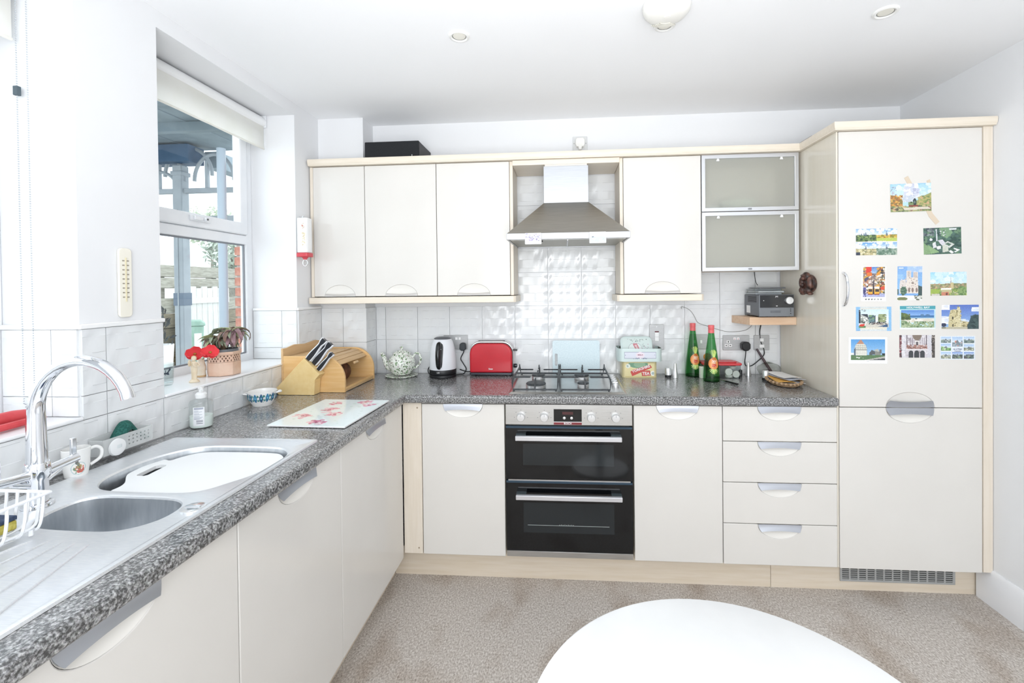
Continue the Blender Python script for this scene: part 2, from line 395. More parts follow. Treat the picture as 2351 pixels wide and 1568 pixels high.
# left wall: a strip under the sills, two rows on the pier and on the stub by the corner
jl = joints(-1.95, .40, -.835); jl2 = sorted(jl+[W1[0], W2[1]])
tiles(wall_left, jl, [.911, 1.0435], lambda y, z: True, lambda u, v: (XL, u, v), PI/2)
tiles(wall_left, [W2[1], -.835, W1[0]], [1.0435, 1.113, 1.3085], lambda y, z: True, lambda u, v: (XL, u, v), PI/2)
tiles(wall_left, [W1[1], .40], [1.0435, 1.113, 1.3085], lambda y, z: True, lambda u, v: (XL, u, v), PI/2)
for yy in (W1[1], W2[1]):
    tiles(wall_left, [-.958, -.80, XL], [1.055, 1.113, 1.3085], lambda x, z: True, lambda u, v: (u, yy, v), 0)
# slim edging strips along the tile tops
def strip(x0, x1, y0, y1, z0, z1): obj('edging_strip', MB().box(x0, x1, y0, y1, z0, z1), M_WHITEP, wall_left, .003)
strip(XL-.002, XL+.012, W2[1]-.008, W1[0]+.004, 1.3085, 1.323); strip(XL-.002, XL+.012, W1[1]-.008, .398, 1.3085, 1.323)
strip(-.958, XL+.004, W1[1]-.012, W1[1], 1.3085, 1.323); strip(-.958, XL+.004, W2[1]-.012, W2[1], 1.3085, 1.323)

# ---- the two windows, white uPVC with a top-hung light over a fixed pane
def window(n, y0, y1):
    f = MB(); z0, z1 = WZ; X0, X1 = -.995, -.96
    f.plate([y0, y0+.045, y1-.045, y1], [z0, z0+.045, 1.655, 1.7, z1-.05, z1], lambda y, z: y < y0+.045 or y > y1-.045 or z < z0+.045 or 1.655 < z < 1.7 or z > z1-.05, lambda y, z, t: (X0+(X1-X0)*t, y, z))
    r = struct('window_%d' % n, f, M_UPVC, None, .004)
    s = MB(); a, b, c, d = y0+.047, y1-.047, 1.703, z1-.052
    s.plate([a, a+.048, b-.048, b], [c, c+.06, d-.06, d], lambda y, z: y < a+.048 or y > b-.048 or z < c+.06 or z > d-.06, lambda y, z, t: (-.993+(.045)*t, y, z))
    sash = obj('sash', s, M_UPVC, r, .006)
    g = M_GLASS
    obj('glass', MB().box(-.986, -.981, a+.04, b-.04, c+.05, d-.05), g, sash)
    obj('glass', MB().box(-.986, -.981, y0+.04, y1-.04, z0+.04, 1.66), g, r)
    bd = MB(); bd.plate([y0+.043, y0+.052, y1-.052, y1-.043], [z0+.043, z0+.052, 1.648, 1.657], lambda y, z: y < y0+.052 or y > y1-.052 or z < z0+.052 or z > 1.648, lambda y, z, t: (-.980+.008*t, y, z))
    obj('gasket', bd, mat('grey_gasket', '8C9096', .6), r)
    hy = (y0+y1)/2+.04
    h = obj('handle', MB().box(-.948, -.936, hy-.055, hy+.055, 1.728, 1.752).box(-.936, -.926, hy-.045, hy+.0, 1.732, 1.748).lathe([(.009, 0), (.009, .012)], (-.936, hy+.02, 1.74), 12, 'x'), M_UPVC, sash, .003)
    obj('key_lock', MB().lathe([(.0045, 0), (.0045, .003)], (-.9245, hy+.02, 1.74), 10, 'x'), mat('lock_metal', '6B6E70', .4, .8), h)
    obj('sill', MB().box(-.965, XL+.012, y0+.001, y1-.001, 1.0435, 1.054), mat('white_sill', 'F3F4F6', .25), r, .004)
    return r
window_1 = window(1, *W1); window_2 = window(2, *W2)
obj('gully', MB().box(-1.2, -1.03, -1.8, .3, 1.0, 1.03), M_UPVC, window_1, .004)

# ---- ceiling: three downlights
def downlight(x, y, label):
    t = thing('downlight', label, 'ceiling light', (x, y, ZC), 0, 'recessed ceiling downlights')
    obj('trim_ring', MB().lathe([(.027, -.001), (.0275, -.004), (.033, -.007), (.039, -.005), (.041, 0)], seg=32), mat('white_enamel', 'F2F2F0', .3), t, local=True)
    obj('lamp_glass', MB().lathe([(.0001, -.0035), (.018, -.0035), (.024, -.003), (.0255, -.001)], seg=28), mat('frosted_lamp', 'EDEBE2', .25), t, local=True)
    obj('shadow_gap', MB().lathe([(.0256, -.001), (.0272, -.0035), (.0274, -.001)], seg=32), mat('gap_grey', '8A8A86', .6), t, local=True)
downlight(.29, -.372, 'recessed white downlight in the ceiling above the kettle end, leftmost of three')
downlight(1.073, -.372, 'recessed white downlight half hidden behind the domed smoke alarm')
downlight(1.853, -.383, 'recessed white downlight in the ceiling on the fridge side of the smoke alarm')

# ================================================================== FITTED KITCHEN
def notch_outline(w, h, a, b, where, cx=None):
    """door front outline in (x,z) with a half-moon bite in the top or bottom edge"""
    cx = w/2 if cx is None else cx; n = 26
    if where == 'top':
        arc = [(cx+a*math.cos(t), h-b*math.sin(t)) for t in [PI*k/n for k in range(n+1)]]
        return [(0, 0), (w, 0), (w, h)]+arc+[(0, h)]
    arc = [(cx-a*math.cos(t), b*math.sin(t)) for t in [PI*k/n for k in range(n+1)]]
    return [(0, 0)]+arc+[(w, 0), (w, h), (0, h)]
def front(parent, name, x0, z0, w, h, a, b, where, cx=None, g=.0015, lip=.47, hm=None):
    """a door or drawer front facing -y at the parent's y=0, with recess and satin grip as its pieces"""
    cx = w/2 if cx is None else cx; M = Matrix.Translation((x0, 0, z0))
    w2, h2 = w-2*g, h-2*g
    P = [(x+g, z+g) for x, z in notch_outline(w2, h2, a, b, where, cx-g)]
    d = obj(name, MB().prism(P, 'y', 0, .019).xf(M), M_DOOR, parent, .0022, local=True)
    s = 1 if where == 'bottom' else -1; ze = z0+(g if where == 'bottom' else h-g)
    def cup(u, v): return (x0+cx+a*.995*v*math.cos(PI*u), .0015+.0135*(1-v**2.2), ze+s*b*.995*v*math.sin(PI*u))
    obj('recess', MB().grid(25, 7, cup), M_BOWL, d, local=True)
    hb = b*lip; N = 15; m = MB()
    def strip(off):
        r = []
        for j in range(5):
            t = j/4
            for i in range(N):
                u = 2*i/(N-1)-1; zz = t*hb-(.006*(1-u*u))*t; hw = a*math.sqrt(max(0, 1-(zz/b)**2))*.985
                r.append((x0+cx+u*hw, .001-.010*t**1.6+off, ze+s*zz))
        return r
    A, B = strip(0), strip(.003); k = len(A); m.v = A+B
    m.f = [(j*N+i, j*N+i+1, (j+1)*N+i+1, (j+1)*N+i) for j in range(4) for i in range(N-1)]
    m.f += [tuple(k+q for q in reversed(f)) for f in list(m.f)]
    rim = list(range(N))+[j*N+N-1 for j in range(1, 5)]+list(range(4*N+N-2, 4*N-1, -1))+[j*N for j in range(3, 0, -1)]
    m.f += [(rim[i], rim[(i+1) % len(rim)], k+rim[(i+1) % len(rim)], k+rim[i]) for i in range(len(rim))]
    obj('handle', m, hm or M_SILVER, d, local=True, label='satin silver half-moon grip')
    return d
ZD0, ZD1 = .143, .867
A0, B0 = .096, .064
def carcass(t, x0, x1, y0, y1, z0, z1, m=M_CARC): return obj('carcass', MB().box(x0, x1, y0, y1, z0, z1), m, t, local=True)
def base_unit(label, loc, w, rotz=0, group='base cupboards under the worktop', zb=0., dep=.5, cx=None, ztop=.868):
    t = thing('base_cabinet', label, 'cabinet', loc, rotz, group)
    carcass(t, .001, w-.001, .021, dep, ZD0, ztop)
    front(t, 'door', 0, ZD0+zb, w, ZD1-ZD0-zb, A0, B0, 'top', cx)
    return t
base_unit('cream base cupboard between the maple corner post and the double oven', (0, 0, 0), .4)
base_unit('cream base cupboard between the double oven and the drawers', (1.0, 0, 0), .4)
XF = -.095                                                   # front plane of the run under the windows
for y0, w, lab in ((-.6, .598, 'cream base cupboard under the window, in the inner corner by the maple post'), (-1.1, .5, 'cream base cupboard under the sink bowls, second from the inner corner'), (-1.7, .6, 'cream base cupboard below the sink drainer, nearest the camera')):
    base_unit(lab, (XF, y0, 0), w, PI/2, zb=-.021, dep=.59, ztop=.735)
t = thing('drawer_unit', 'cream four-drawer base unit beside the tall fridge housing', 'drawers', (1.4, 0, 0))
carcass(t, .001, .499, .021, .5, ZD0, .868)
dz = [.142, .331, .519, .7065, .867]
for i in range(4): front(t, 'drawer', 0, dz[i], .5, dz[i+1]-dz[i], A0, B0, 'top')
t = thing('corner_post', 'pale maple upright filler post in the inner corner of the base units', 'panel', (-.047, 0, ZD0))
obj('post', MB().box(-.093, -.002, .004, .022, ZD0, .868), M_MAPLE, t, .001)
for z in (.17, .845): obj('screw_cap', MB().lathe([(.004, 0), (.003, -.002), (.0001, -.0025)], (-.022, .004, z), 10, 'y'), mat('brown_cap', '9A8A74', .5), t)
# plinths
wsolo('plinth', MB().box(-.165, 1.637, .07, .084, 0, .14), M_PLINTH, 'long pale maple plinth board under the oven and back base cupboards', 'plinth', 'plinth boards')
t = thing('plinth', 'short pale maple plinth board with a vent grille under the tall fridge housing', 'plinth', (2.09, .077, 0), 0, 'plinth boards')
obj('board', MB().box(1.639, 2.545, .07, .084, 0, .14), M_PLINTH, t)
gr = MB().plate([1.946]+[1.955+.0375*k+d for k in range(13) for d in (0, .0305)]+[2.446], [.043, .053, .122, .13], lambda x, z: not (.053 < z < .122 and ((x-1.955) % .0375) < .0305 and 1.955 < x < 1.955+13*.0375), lambda x, z, t_: (x, .068-.004*t_, z))
g = obj('vent_grille', gr, mat('grey_grille', 'B9BBBB', .45, .4), t, .0008)
obj('vent_backing', MB().box(1.95, 2.443, .0685, .0698, .047, .127), mat('vent_dark', '4A4C4C', .8), t)
lv = MB()
for k in range(13):
    for j in range(7): lv.box(1.955+.0375*k, 1.955+.0375*k+.0305, .0655, .0682, .0555+.0095*j, .0595+.0095*j)
obj('grille_slats', lv, MATS['grey_grille'], g, kind='stuff')
wsolo('plinth', MB().box(-.18, -.166, -1.75, .069, 0, .118), M_PLINTH, 'pale maple plinth board under the cupboards below the windows', 'plinth', 'plinth boards')

# ---- worktop: one L of speckled laminate with the sink cut out of it
HX = (-.60, -.155); HY = (-1.30, -.70)
m = MB().plate([-.708, -.442, HX[0], HX[1], -.072, 1.8995], [-1.98, HY[0], HY[1], -.02, .397, .535],
    lambda x, y: (x < -.072 or y > -.02) and not (HX[0] < x < HX[1] and HY[0] < y < HY[1]) and not (x < -.442 and y > .397), lambda x, y, t_: (x, y, .871+.040*t_))
o = wsolo('worktop', m, M_GRAN, 'grey speckled granite-look L-shaped worktop with rounded front edge', 'worktop', bev=.011, seg=4)

# ---- wall cupboards
YW = .30; ZT, ZB = 2.0927, 1.3757
def wall_unit(label, x, w):
    t = thing('wall_cabinet', label, 'cabinet', (x, YW, ZB), 0, 'cream wall cupboards')
    carcass(t, .001, w-.001, .021, (.105 if x < -.45 else .234), .002, ZT-ZB)
    front(t, 'door', 0, 0, w, ZT-ZB, .0875 if w < .35 else .09, .0625, 'bottom', lip=.27, hm=mat('satin_silver_lit', 'E9EAED', .4, .45)); return t  # upper grips: satin silver again, its brightness put into a lighter colour
t = wall_unit('narrow cream wall cupboard nearest the window wall', -.694, .294)
obj('end_panel', MB().box(-.0175, -.0005, .003, .105, -.001, ZT-ZB), M_MAPLE, t, .001, local=True)
wall_unit('cream wall cupboard below the black speaker, middle of the left three', -.4, .4)
t = wall_unit('cream wall cupboard directly left of the cooker hood', 0, .4)
obj('end_panel', MB().box(.4, .417, .006, .234, 0, ZT-ZB), M_MAPLE, t, .001, local=True)
t = wall_unit('cream wall cupboard between the cooker hood and the glass cabinet', 1.0, .4)
obj('end_panel', MB().box(-.0175, -.0005, .006, .234, 0, ZT-ZB), M_MAPLE, t, .001, local=True)
wsolo('bridging_board', MB().box(.418, .981, .29, .534, 2.066, 2.0925), M_MAPLEH, 'pale maple board bridging the gap above the cooker hood', 'panel', bev=.001)
def rail(label, x0, x1, r=True):
    c = .012; P = [(x0, .535), (x0, .285), (x0+c, .276)] if x0 > 0 else [(x0, .40), (x0, .276)]
    P += [(x1-c, .276), (x1, .285), (x1, .535)] if r else [(x1, .276), (x1, .535)]
    if x0 < 0: P += [(-.44, .535), (-.44, .40)]
    wsolo('light_rail', MB().prism(P, 'z', ZB-.037, ZB-.003), M_MAPLEH, label, 'trim', 'light rails under the wall cupboards', bev=.002)
rail('pale maple light rail under the three left wall cupboards', -.712, .43)
rail('pale maple light rail under the wall cupboard right of the hood', .962, 1.405)

# frosted glass lift-up cabinet
t = thing('glass_cabinet', 'aluminium-framed frosted glass wall cabinet with two lift-up doors', 'cabinet', (1.402, YW, 1.49))
cb = MB(); W_, H_ = .486, .6027
cb.box(0, .016, .021, .234, 0, H_).box(W_-.016, W_, .021, .234, 0, H_).box(.016, W_-.016, .021, .234, 0, .016).box(.016, W_-.016, .021, .234, H_-.016, H_).box(.016, W_-.016, .226, .234, .016, H_-.016)
obj('carcass', cb, M_MAPLE, t, local=True)
obj('shelf', MB().box(.0165, W_-.0165, .03, .2255, .297, .313), M_MAPLE, t, local=True)
M_FROST = mat('frosted_pane', 'E9EBE6', .30, 0, Transmission_Weight=.74, IOR=1.1)
for z0, z1 in ((.0, .306), (.309, .6025)):
    f = MB().plate([.001, .02, W_-.02, W_], [z0, z0+.02, z1-.02, z1], lambda x, z: x < .02 or x > W_-.02 or z < z0+.02 or z > z1-.02, lambda x, z, q: (x, .019*(1-q), z))
    d = obj('door', f, M_ALU, t, .0015, local=True)
    obj('pane', MB().box(.0185, W_-.0185, .008, .0125, z0+.0185, z1-.0185), M_FROST, d, local=True)
    k = MB().box(W_/2-.006, W_/2+.008, -.003, -.0003, z0+.006, z0+.014).lathe([(.004, 0), (.004, -.005)], (W_/2-.006, -.001, z0+.010), 10, 'y')
    obj('catch', k, mat('catch_metal', '8E9194', .35, .8), d, local=True)
    for xx in (.077, W_-.092): obj('hinge_clip', MB().prism([(0, 0), (.017, 0), (.0125, .016), (.0045, .016)], 'y', .0035, .0075).xf(Matrix.Translation((xx, 0, z1-.033))), M_WHITEP, d, .001, local=True)
# crockery behind the frosted doors
solo('serving_bowl', MB().lathe([(.0001, 0), (.045, 0), (.05, .006), (.10, .055), (.103, .062), (.099, .060), (.048, .010), (.0001, .008)], seg=32), mat('pale_green_china', 'E9F1DF', .3), 'wide pale flared bowl standing behind the upper frosted glass door', 'bowl', (1.63, .43, 1.8035))
solo('lidded_dish', MB().lathe([(.0001, 0), (.042, 0), (.046, .004), (.046, .03), (.0455, .036), (.0001, .04)], seg=28), M_CERAM, 'small white round dish in the lower left corner of the upper glass door', 'dish', (1.475, .40, 1.8035))

# ---- tall fridge housing
t = thing('tall_fridge_cabinet', 'tall cream fridge housing with postcards taped to its upper door', 'cabinet', (2.21, 0, 0))
obj('side_panel', MB().box(1.9004, 1.9078, .004, .535, .143, 2.094), M_PANEL, t, .001, label='glossy maple side panel')
obj('end_panel', MB().box(2.508, 2.5465, -.004, .535, .145, 2.094), M_MAPLE, t, .001)
obj('carcass', MB().box(1.909, 2.507, .022, .53, .143, 2.09), M_CARC, t)
fd = front(t, 'door', -.302, .866, .600, 2.094-.866, .1015, .066, 'bottom')
front(t, 'door', -.302, .139, .600, .866-.139, .1015, .066, 'top')
hp = [(1.926, -.001, 1.319), (1.926, -.014, 1.324), (1.929, -.024, 1.345), (1.931, -.029, 1.393), (1.929, -.024, 1.441), (1.926, -.014, 1.462), (1.926, -.001, 1.467)]
obj('pull_handle', MB().tube(catmull(hp, 4, False), .0052, 10), M_CHROME, fd, label='slim curved chrome pull handle')

# ---- cornice: one moulding mitred along the wall cupboards and round the tall housing
prof = [(-.022, 0), (-.022, .004), (-.026, .009), (-.028, .03), (-.026, .035), (.03, .035), (.03, 0)]
path = [(-.708, YW, 1), (1.905, YW, 0), (1.905, -.0, 0), (2.546, 0, 0)]
def sweep(path, prof, z):
    m = MB(); n = len(path); k = len(prof); vs = []
    for i in range(n):
        p = Vector(path[i][:2]); d1 = (Vector(path[i][:2])-Vector(path[i-1][:2])).normalized() if i else None
        d2 = (Vector(path[i+1][:2])-p).normalized() if i < n-1 else None
        a = d1 or d2; b = d2 or d1; na, nb = Vector((-a.y, a.x)), Vector((-b.y, b.x)); mi = (na+nb); mi = mi/mi.dot(na)
        for u, h in prof: vs.append((p.x+mi.x*u, p.y+mi.y*u, z+h))
    fs = [(i*k+j, i*k+(j+1) % k, (i+1)*k+(j+1) % k, (i+1)*k+j) for i in range(n-1) for j in range(k)]
    fs += [tuple(range(k)), tuple((n-1)*k+j for j in range(k-1, -1, -1))]
    return m.add(vs, fs)
wsolo('cornice', sweep(path, prof, 2.0945), M_MAPLEH, 'pale maple cornice running along the wall cupboards and over the fridge housing', 'trim')

# ================================================================== APPLIANCES
# ---- double oven
t = thing('double_oven', 'built-under black glass double oven with a steel control panel', 'oven', (.7, 0, .148))
OV = (.405, .994)
obj('carcass', MB().box(OV[0]+.01, OV[1]-.01, .022, .5, .15, .866), M_CARC, t)
pn = obj('control_panel', MB().box(OV[0], OV[1], -.004, .02, .772, .868), M_STEEL, t, .0015)
dsp = obj('display', MB().box(.632, .762, -.0055, -.004, .789, .847), M_BLACKG, pn)
obj('clock_digits', MB().box(.672, .722, -.0062, -.0055, .822, .835), mat('dim_red_display', '4A2020', .4), dsp)
for x in (.681, .715): obj('button', MB().lathe([(.0065, 0), (.0065, -.002), (.005, -.003)], (x, -.0056, .806), 16, 'y'), mat('steel_button', 'E4E4E4', .25, .6), dsp)
obj('brand_strip', MB().box(.632, .762, -.0056, -.0045, .7745, .786), mat('brand_red', '7E2F35', .35), pn)
obj('brand_line', MB().box(.632, .762, -.0066, -.0045, .7862, .7885), M_WHITEP, pn)
W_INK = mat('white_ink', 'F2F2F2', .5); G_INK = mat('grey_ink', '85878A', .6); K_INK = mat('black_ink', '202226', .6); R_INK = mat('red_ink', 'B93440', .5)
text('lettering', 'BOSCH', .011, W_INK, pn, at(.697-.7, -.0062, .7803-.148), bold=.0002)
for x in (.478, .588, .806, .918):
    k = obj('knob', MB().lathe([(.0205, -.0035), (.0205, -.008), (.0185, -.022), (.017, -.0245), (.0001, -.0255)], (x, -.001, .810), 28, 'y'), mat('knob_steel', 'DCDCDC', .28, .55), pn)
    obj('pointer', MB().box(x-.0008, x+.0008, -.0262, -.0238, .8145, .8265), G_INK, k)
    tk = MB()
    for a in range(-5, 6):
        if a % 2: continue
        q = PI/2+a*.42; tk.box(x+.031*math.cos(q)-.0022, x+.031*math.cos(q)+.0022, -.0046, -.0039, .81+.031*math.sin(q)-.0012, .81+.031*math.sin(q)+.0012)
    obj('dial_marks', tk, G_INK, pn, kind='stuff')
M_OVW = mat('oven_window', '23282B', .08)
def oven_door(z0, z1, hz, wz0, wz1, shelf):
    d = obj('door', MB().box(OV[0], OV[1], -.006, .018, z0, z1), M_BLACKG, t, .0015)
    obj('top_edge', MB().box(OV[0]+.001, OV[1]-.001, -.0068, .012, z1-.008, z1+.001), mat('blue_grey_edge', '34495A', .3, .3), d)
    obj('window', MB().box(.486, .908, -.0067, -.0055, wz0, wz1), M_OVW, d)
    h = obj('handle', MB().box(.455, .941, -.054, -.036, hz-.011, hz+.011), mat('handle_steel', 'E2E3E8', .25, .7), d, .003)
    for x in (.455, .895): obj('handle_mount', MB().box(x, x+.046, -.037, -.0055, hz+.001, hz+.010), mat('mount_grey', '4F5C60', .35, .4), h, .001)
    if shelf:
        m = MB().box(.505, .885, -.0073, -.0066, wz0+.034, wz0+.0365)
        for k in range(9): m.lathe([(.002, -.0073), (.002, -.0066)], (.655+.008*k, 0, wz0+.038+.001*(k % 2)), 8, 'y')
        obj('oven_shelf', m, mat('shelf_glint', 'A9B2B2', .3, .6), d)
oven_door(.516, .765, .722, .583, .684, False)
oven_door(.178, .507, .449, .266, .407, True)
obj('seam', MB().box(OV[0]+.01, OV[1]-.01, -.003, .018, .508, .514), M_STEEL, t)
obj('bottom_trim', MB().box(OV[0], OV[1], -.004, .018, .149, .176), M_STEEL, t, .001)

# ---- gas hob
t = thing('gas_hob', 'four-burner stainless gas hob with black pan supports', 'hob', (.695, .27, .911))
hx0, hx1, hy0, hy1 = .416, .976, .022, .508
def hobsheet(u, v):
    e = min(u, 1-u)*.56; f = min(v, 1-v)*.486; d = min(e, f); return (hx0+(hx1-hx0)*u, hy0+(hy1-hy0)*v, .9115+.007*min(1, d/.012)-.0035*min(1, max(0, d-.02)/.012))
us = [0, .004, .012, .02, .03, .04, .055, .07, .1, .5, .9, .93, .945, .96, .97, .98, .988, .996, 1]
m = MB(); m.v = [hobsheet(a, b) for b in us for a in us]; n = len(us); m.f = [(j*n+i, j*n+i+1, (j+1)*n+i+1, (j+1)*n+i) for j in range(n-1) for i in range(n-1)]
m.box(hx0+.002, hx1-.002, hy0+.002, hy1-.002, .9108, .9116)
obj('tray', m, M_STEEL, t)
for x, y, r in ((.541, .145, .05), (.541, .360, .036), (.776, .155, .029), (.776, .36, .040)):
    b = obj('burner', MB().lathe([(r*.92, .914), (r, .918), (r, .930), (r*.9, .934), (.0001, .934)], (x, y, 0), 28), mat('burner_alu', 'CDCECF', .3, .8), t)
    obj('burner_cap', MB().lathe([(r*1.0, .934), (r*1.0, .937), (r*.9, .941), (.0001, .942)], (x, y, 0), 28), M_RUBBER, b)
for y0, x0, x1 in ((0, .430, .652), (0, .660, .905)):
    s = MB(); ya, yb = .062, .472; zt = .966; q = .0042; xm = (x0+x1)/2; r = .004
    s.tube([(x0, ya+.03, zt), (x0, ya+.006, zt-.012), (x0+.004, ya, .923), (x1-.004, ya, .923), (x1, ya+.006, zt-.012), (x1, ya+.03, zt), (x1, yb-.03, zt), (x1, yb-.006, zt-.012), (x1-.004, yb, .923), (x0+.004, yb, .923), (x0, yb-.006, zt-.012), (x0, yb-.03, zt)], q, 6, True)
    for yc in (.15, .36):
        for a, b in ((x0, xm-.03), (x1, xm+.03)):
            s.tube([(a, yc, zt), (b, yc, zt), (b, yc, zt+.002)], r, 6)
        s.tube([(xm, yc-.03, zt), (xm, yc-.055, zt), (xm, yc-.06, zt)], r, 6); s.tube([(xm, yc+.03, zt), (xm, yc+.06, zt)], r, 6)
    s.tube([(x0, .255, zt), (x1, .255, zt)], r, 6)
    s.tube([(xm, ya, .923), (xm, ya+.004, zt-.006), (xm, ya+.045, zt)], r, 6); s.tube([(xm, yb, .923), (xm, yb-.004, zt-.006), (xm, yb-.05, zt)], r, 6)
    for xx in (x0, x1): s.tube([(xx, yb-.03, zt), (xx, yb-.032, zt+.016)], [r, .0025], 6)
    s.tube([(xm, yb-.05, zt), (xm, yb-.048, zt+.016)], [r, .0025], 6)
    for xx in (x0+.01, x1-.01):
        for yy in (ya, yb): s.tube([(xx, yy, .923), (xx, yy, .9145)], .004, 6)
    obj('pan_support', s, M_RUBBER, t)
for k in range(5):
    kn = obj('control_knob', MB().lathe([(.0155, .9135), (.0155, .917), (.014, .931), (.012, .9335), (.0001, .9335)], (.938, .175+.048*k, 0), 20), mat('knob_alu', 'D8D9DA', .25, .8), t)
    obj('knob_grip', MB().box(.926, .950, .1735+.048*k, .1765+.048*k, .9336, .939), MATS['knob_alu'], kn, .001)

# ---- cooker hood
t = thing('cooker_hood', 'stainless steel chimney cooker hood with a pyramid canopy', 'cooker hood', (.705, .5, 1.645))
obj('chimney', MB().box(.5835, .8185, .285, .534, 1.86, 2.055), noisy('chimney_steel', 'B2B5BA', 'BABDC1', 10, .4, stretch=(1, 1, 50), metal=.8), t, .001)
obj('chimney_collar', MB().box(.590, .812, .290, .534, 2.055, 2.0655), mat('collar_steel', 'D0CCC6', .4, .4), t)
a = [(.413, .058, 1.677), (1.0, .058, 1.677), (1.0, .535, 1.677), (.413, .535, 1.677)]; b = [(.5835, .285, 1.862), (.8185, .285, 1.862), (.8185, .535, 1.862), (.5835, .535, 1.862)]
obj('canopy', MB().add(a+b, [(0, 1, 5, 4), (1, 2, 6, 5), (2, 3, 7, 6), (3, 0, 4, 7), (4, 5, 6, 7)]), noisy('canopy_steel', 'A9A69F', 'B2AFA8', 10, .36, stretch=(1, 1, 50), metal=1.), t, .0012)
obj('rim', MB().plate([.412, .42, .993, 1.001], [.056, .064, .53, .5355], lambda x, y: x < .42 or x > .993 or y < .064 or y > .53, lambda x, y, q: (x, y, 1.647+.0302*q)), noisy('rim_steel', 'A2A4A7', 'ABADB0', 14, .38, stretch=(1, 1, 60), metal=.9), t, .001)
obj('light_panel', MB().box(.4205, .9925, .0645, .15, 1.652, 1.658), M_WHITEP, t)
for x0, x1 in ((.4205, .703), (.709, .9925)):
    f = obj('grease_filter', MB().box(x0, x1, .152, .5295, 1.652, 1.658), mat('filter_mesh', 'A5A49C', .45, .5), t)
    obj('filter_catch', MB().box((x0+x1)/2-.02, (x0+x1)/2+.02, .165, .185, 1.646, 1.652), M_BLACK, f)
obj('filter_rail', MB().box(.7035, .7085, .152, .5295, 1.649, 1.658), M_ALU, t)

# ---- sink
RX = (-.648, -.135); RY = (-1.66, -.665); ZS = .9165
t = thing('kitchen_sink', 'stainless one-and-a-half bowl inset sink with a ribbed drainer', 'sink', ((RX[0]+RX[1])/2, -1.15, .9115))
big = [(-.522, -1.035), (-.470, -1.056), (-.361, -1.060), (-.270, -1.058), (-.228, -1.040), (-.199, -.999), (-.168, -.940), (-.162, -.868), (-.166, -.800), (-.195, -.755), (-.250, -.735), (-.375, -.73), (-.478, -.738), (-.533, -.784), (-.563, -.852), (-.568, -.928), (-.556, -.99)]
small = [(-.468, -1.224), (-.438, -1.236), (-.378, -1.241), (-.285, -1.241), (-.240, -1.225), (-.212, -1.19), (-.208, -1.15), (-.220, -1.118), (-.25, -1.097), (-.3, -1.089), (-.374, -1.087), (-.445, -1.088), (-.486, -1.108), (-.496, -1.155), (-.488, -1.196)]
def rr(x0, x1, y0, y1, r, n=5):
    return [(cx+r*math.cos(a0+k*PI/2/n), cy+r*math.sin(a0+k*PI/2/n)) for cx, cy, a0 in ((x1-r, y0+r, -PI/2), (x1-r, y1-r, 0), (x0+r, y1-r, PI/2), (x0+r, y0+r, PI)) for k in range(n+1)]
def loop3(P, z, n=4): return [(p[0], p[1], z) for p in catmull([(x, y, 0) for x, y in P], n)]
Lb, Ls = loop3(big, ZS-.006), loop3(small, ZS-.006)
bm = bmesh.new()
def ring(L):
    v = [bm.verts.new(p) for p in L]; return v, [bm.edges.new((v[i], v[(i+1) % len(v)])) for i in range(len(v))]
def scaled(L, f, z):
    cx = sum(p[0] for p in L)/len(L); cy = sum(p[1] for p in L)/len(L); return [(cx+(x-cx)*f, cy+(y-cy)*f, z) for x, y, _ in L]
O = rr(*RX, *RY, .012); o1 = [(x, y, .9116) for x, y in O]
def inset(d, z): return [(x, y, z) for x, y in rr(RX[0]+d, RX[1]-d, RY[0]+d, RY[1]-d, .012)]
r0, _ = ring(o1); r1, _ = ring(inset(.002, ZS)); r2_, _ = ring(inset(.012, ZS)); r3, e3 = ring(inset(.019, ZS-.003))
def bridge(a, b):
    for i in range(len(a)): bm.faces.new((a[i], a[(i+1) % len(a)], b[(i+1) % len(b)], b[i]))
bridge(r0, r1); bridge(r1, r2_); bridge(r2_, r3)
holes = []
for L in (Lb, Ls):
    h, e = ring(scaled(L, 1.055 if L is Lb else 1.06, ZS-.003)); holes += e
    k, _ = ring(scaled(L, 1.015, ZS-.0045)); bridge(h, k); q, _ = ring(scaled(L, 1., ZS-.009)); bridge(k, q)
bmesh.ops.triangle_fill(bm, use_beauty=True, use_dissolve=False, edges=e3+holes)
bmesh.ops.recalc_face_normals(bm, faces=bm.faces)
me = bpy.data.meshes.new('sink_sheet'); ov = origin(t); bmesh.ops.translate(bm, verts=bm.verts, vec=-ov); bm.to_mesh(me); bm.free()
me.polygons.foreach_set('use_smooth', [True]*len(me.polygons)); me.set_sharp_from_angle(angle=math.radians(40)); me.materials.append(M_SINK)
if sum(p.normal.z for p in me.polygons) < 0: me.flip_normals()
sheet = link('sink_sheet', me, t)
for L, nm, dep in ((Lb, 'main_bowl', .16), (Ls, 'half_bowl', .125)):
    m = MB(); st = [(1.0, -.009), (.985, -.03), (.965, -dep*.75), (.93, -dep*.93), (.85, -dep), (.45, -dep-.003), (.09, -dep-.006)]
    n = len(L); m.v = [p for f, z in st for p in scaled(L, f, ZS+z)]
    m.f = [(i*n+k, (i+1)*n+k, (i+1)*n+(k+1) % n, i*n+(k+1) % n) for i in range(len(st)-1) for k in range(n)]+[tuple((len(st)-1)*n+k for k in range(n))]
    bo = obj(nm, m, noisy('sink_steel_shaded', 'C6CBD0', 'D2D6DA', 12, .33, metal=.85, stretch=(6, 6, 1)), t, ang=60)  # sink steel again, darkened so the bowl's shade is in its colour
    cx = sum(p[0] for p in L)/n; cy = sum(p[1] for p in L)/n
    obj('waste', MB().lathe([(.038, ZS-dep-.0025), (.036, ZS-dep-.001), (.028, ZS-dep-.004), (.0001, ZS-dep-.004)], (cx, cy, 0), 24), M_CHROME, bo)
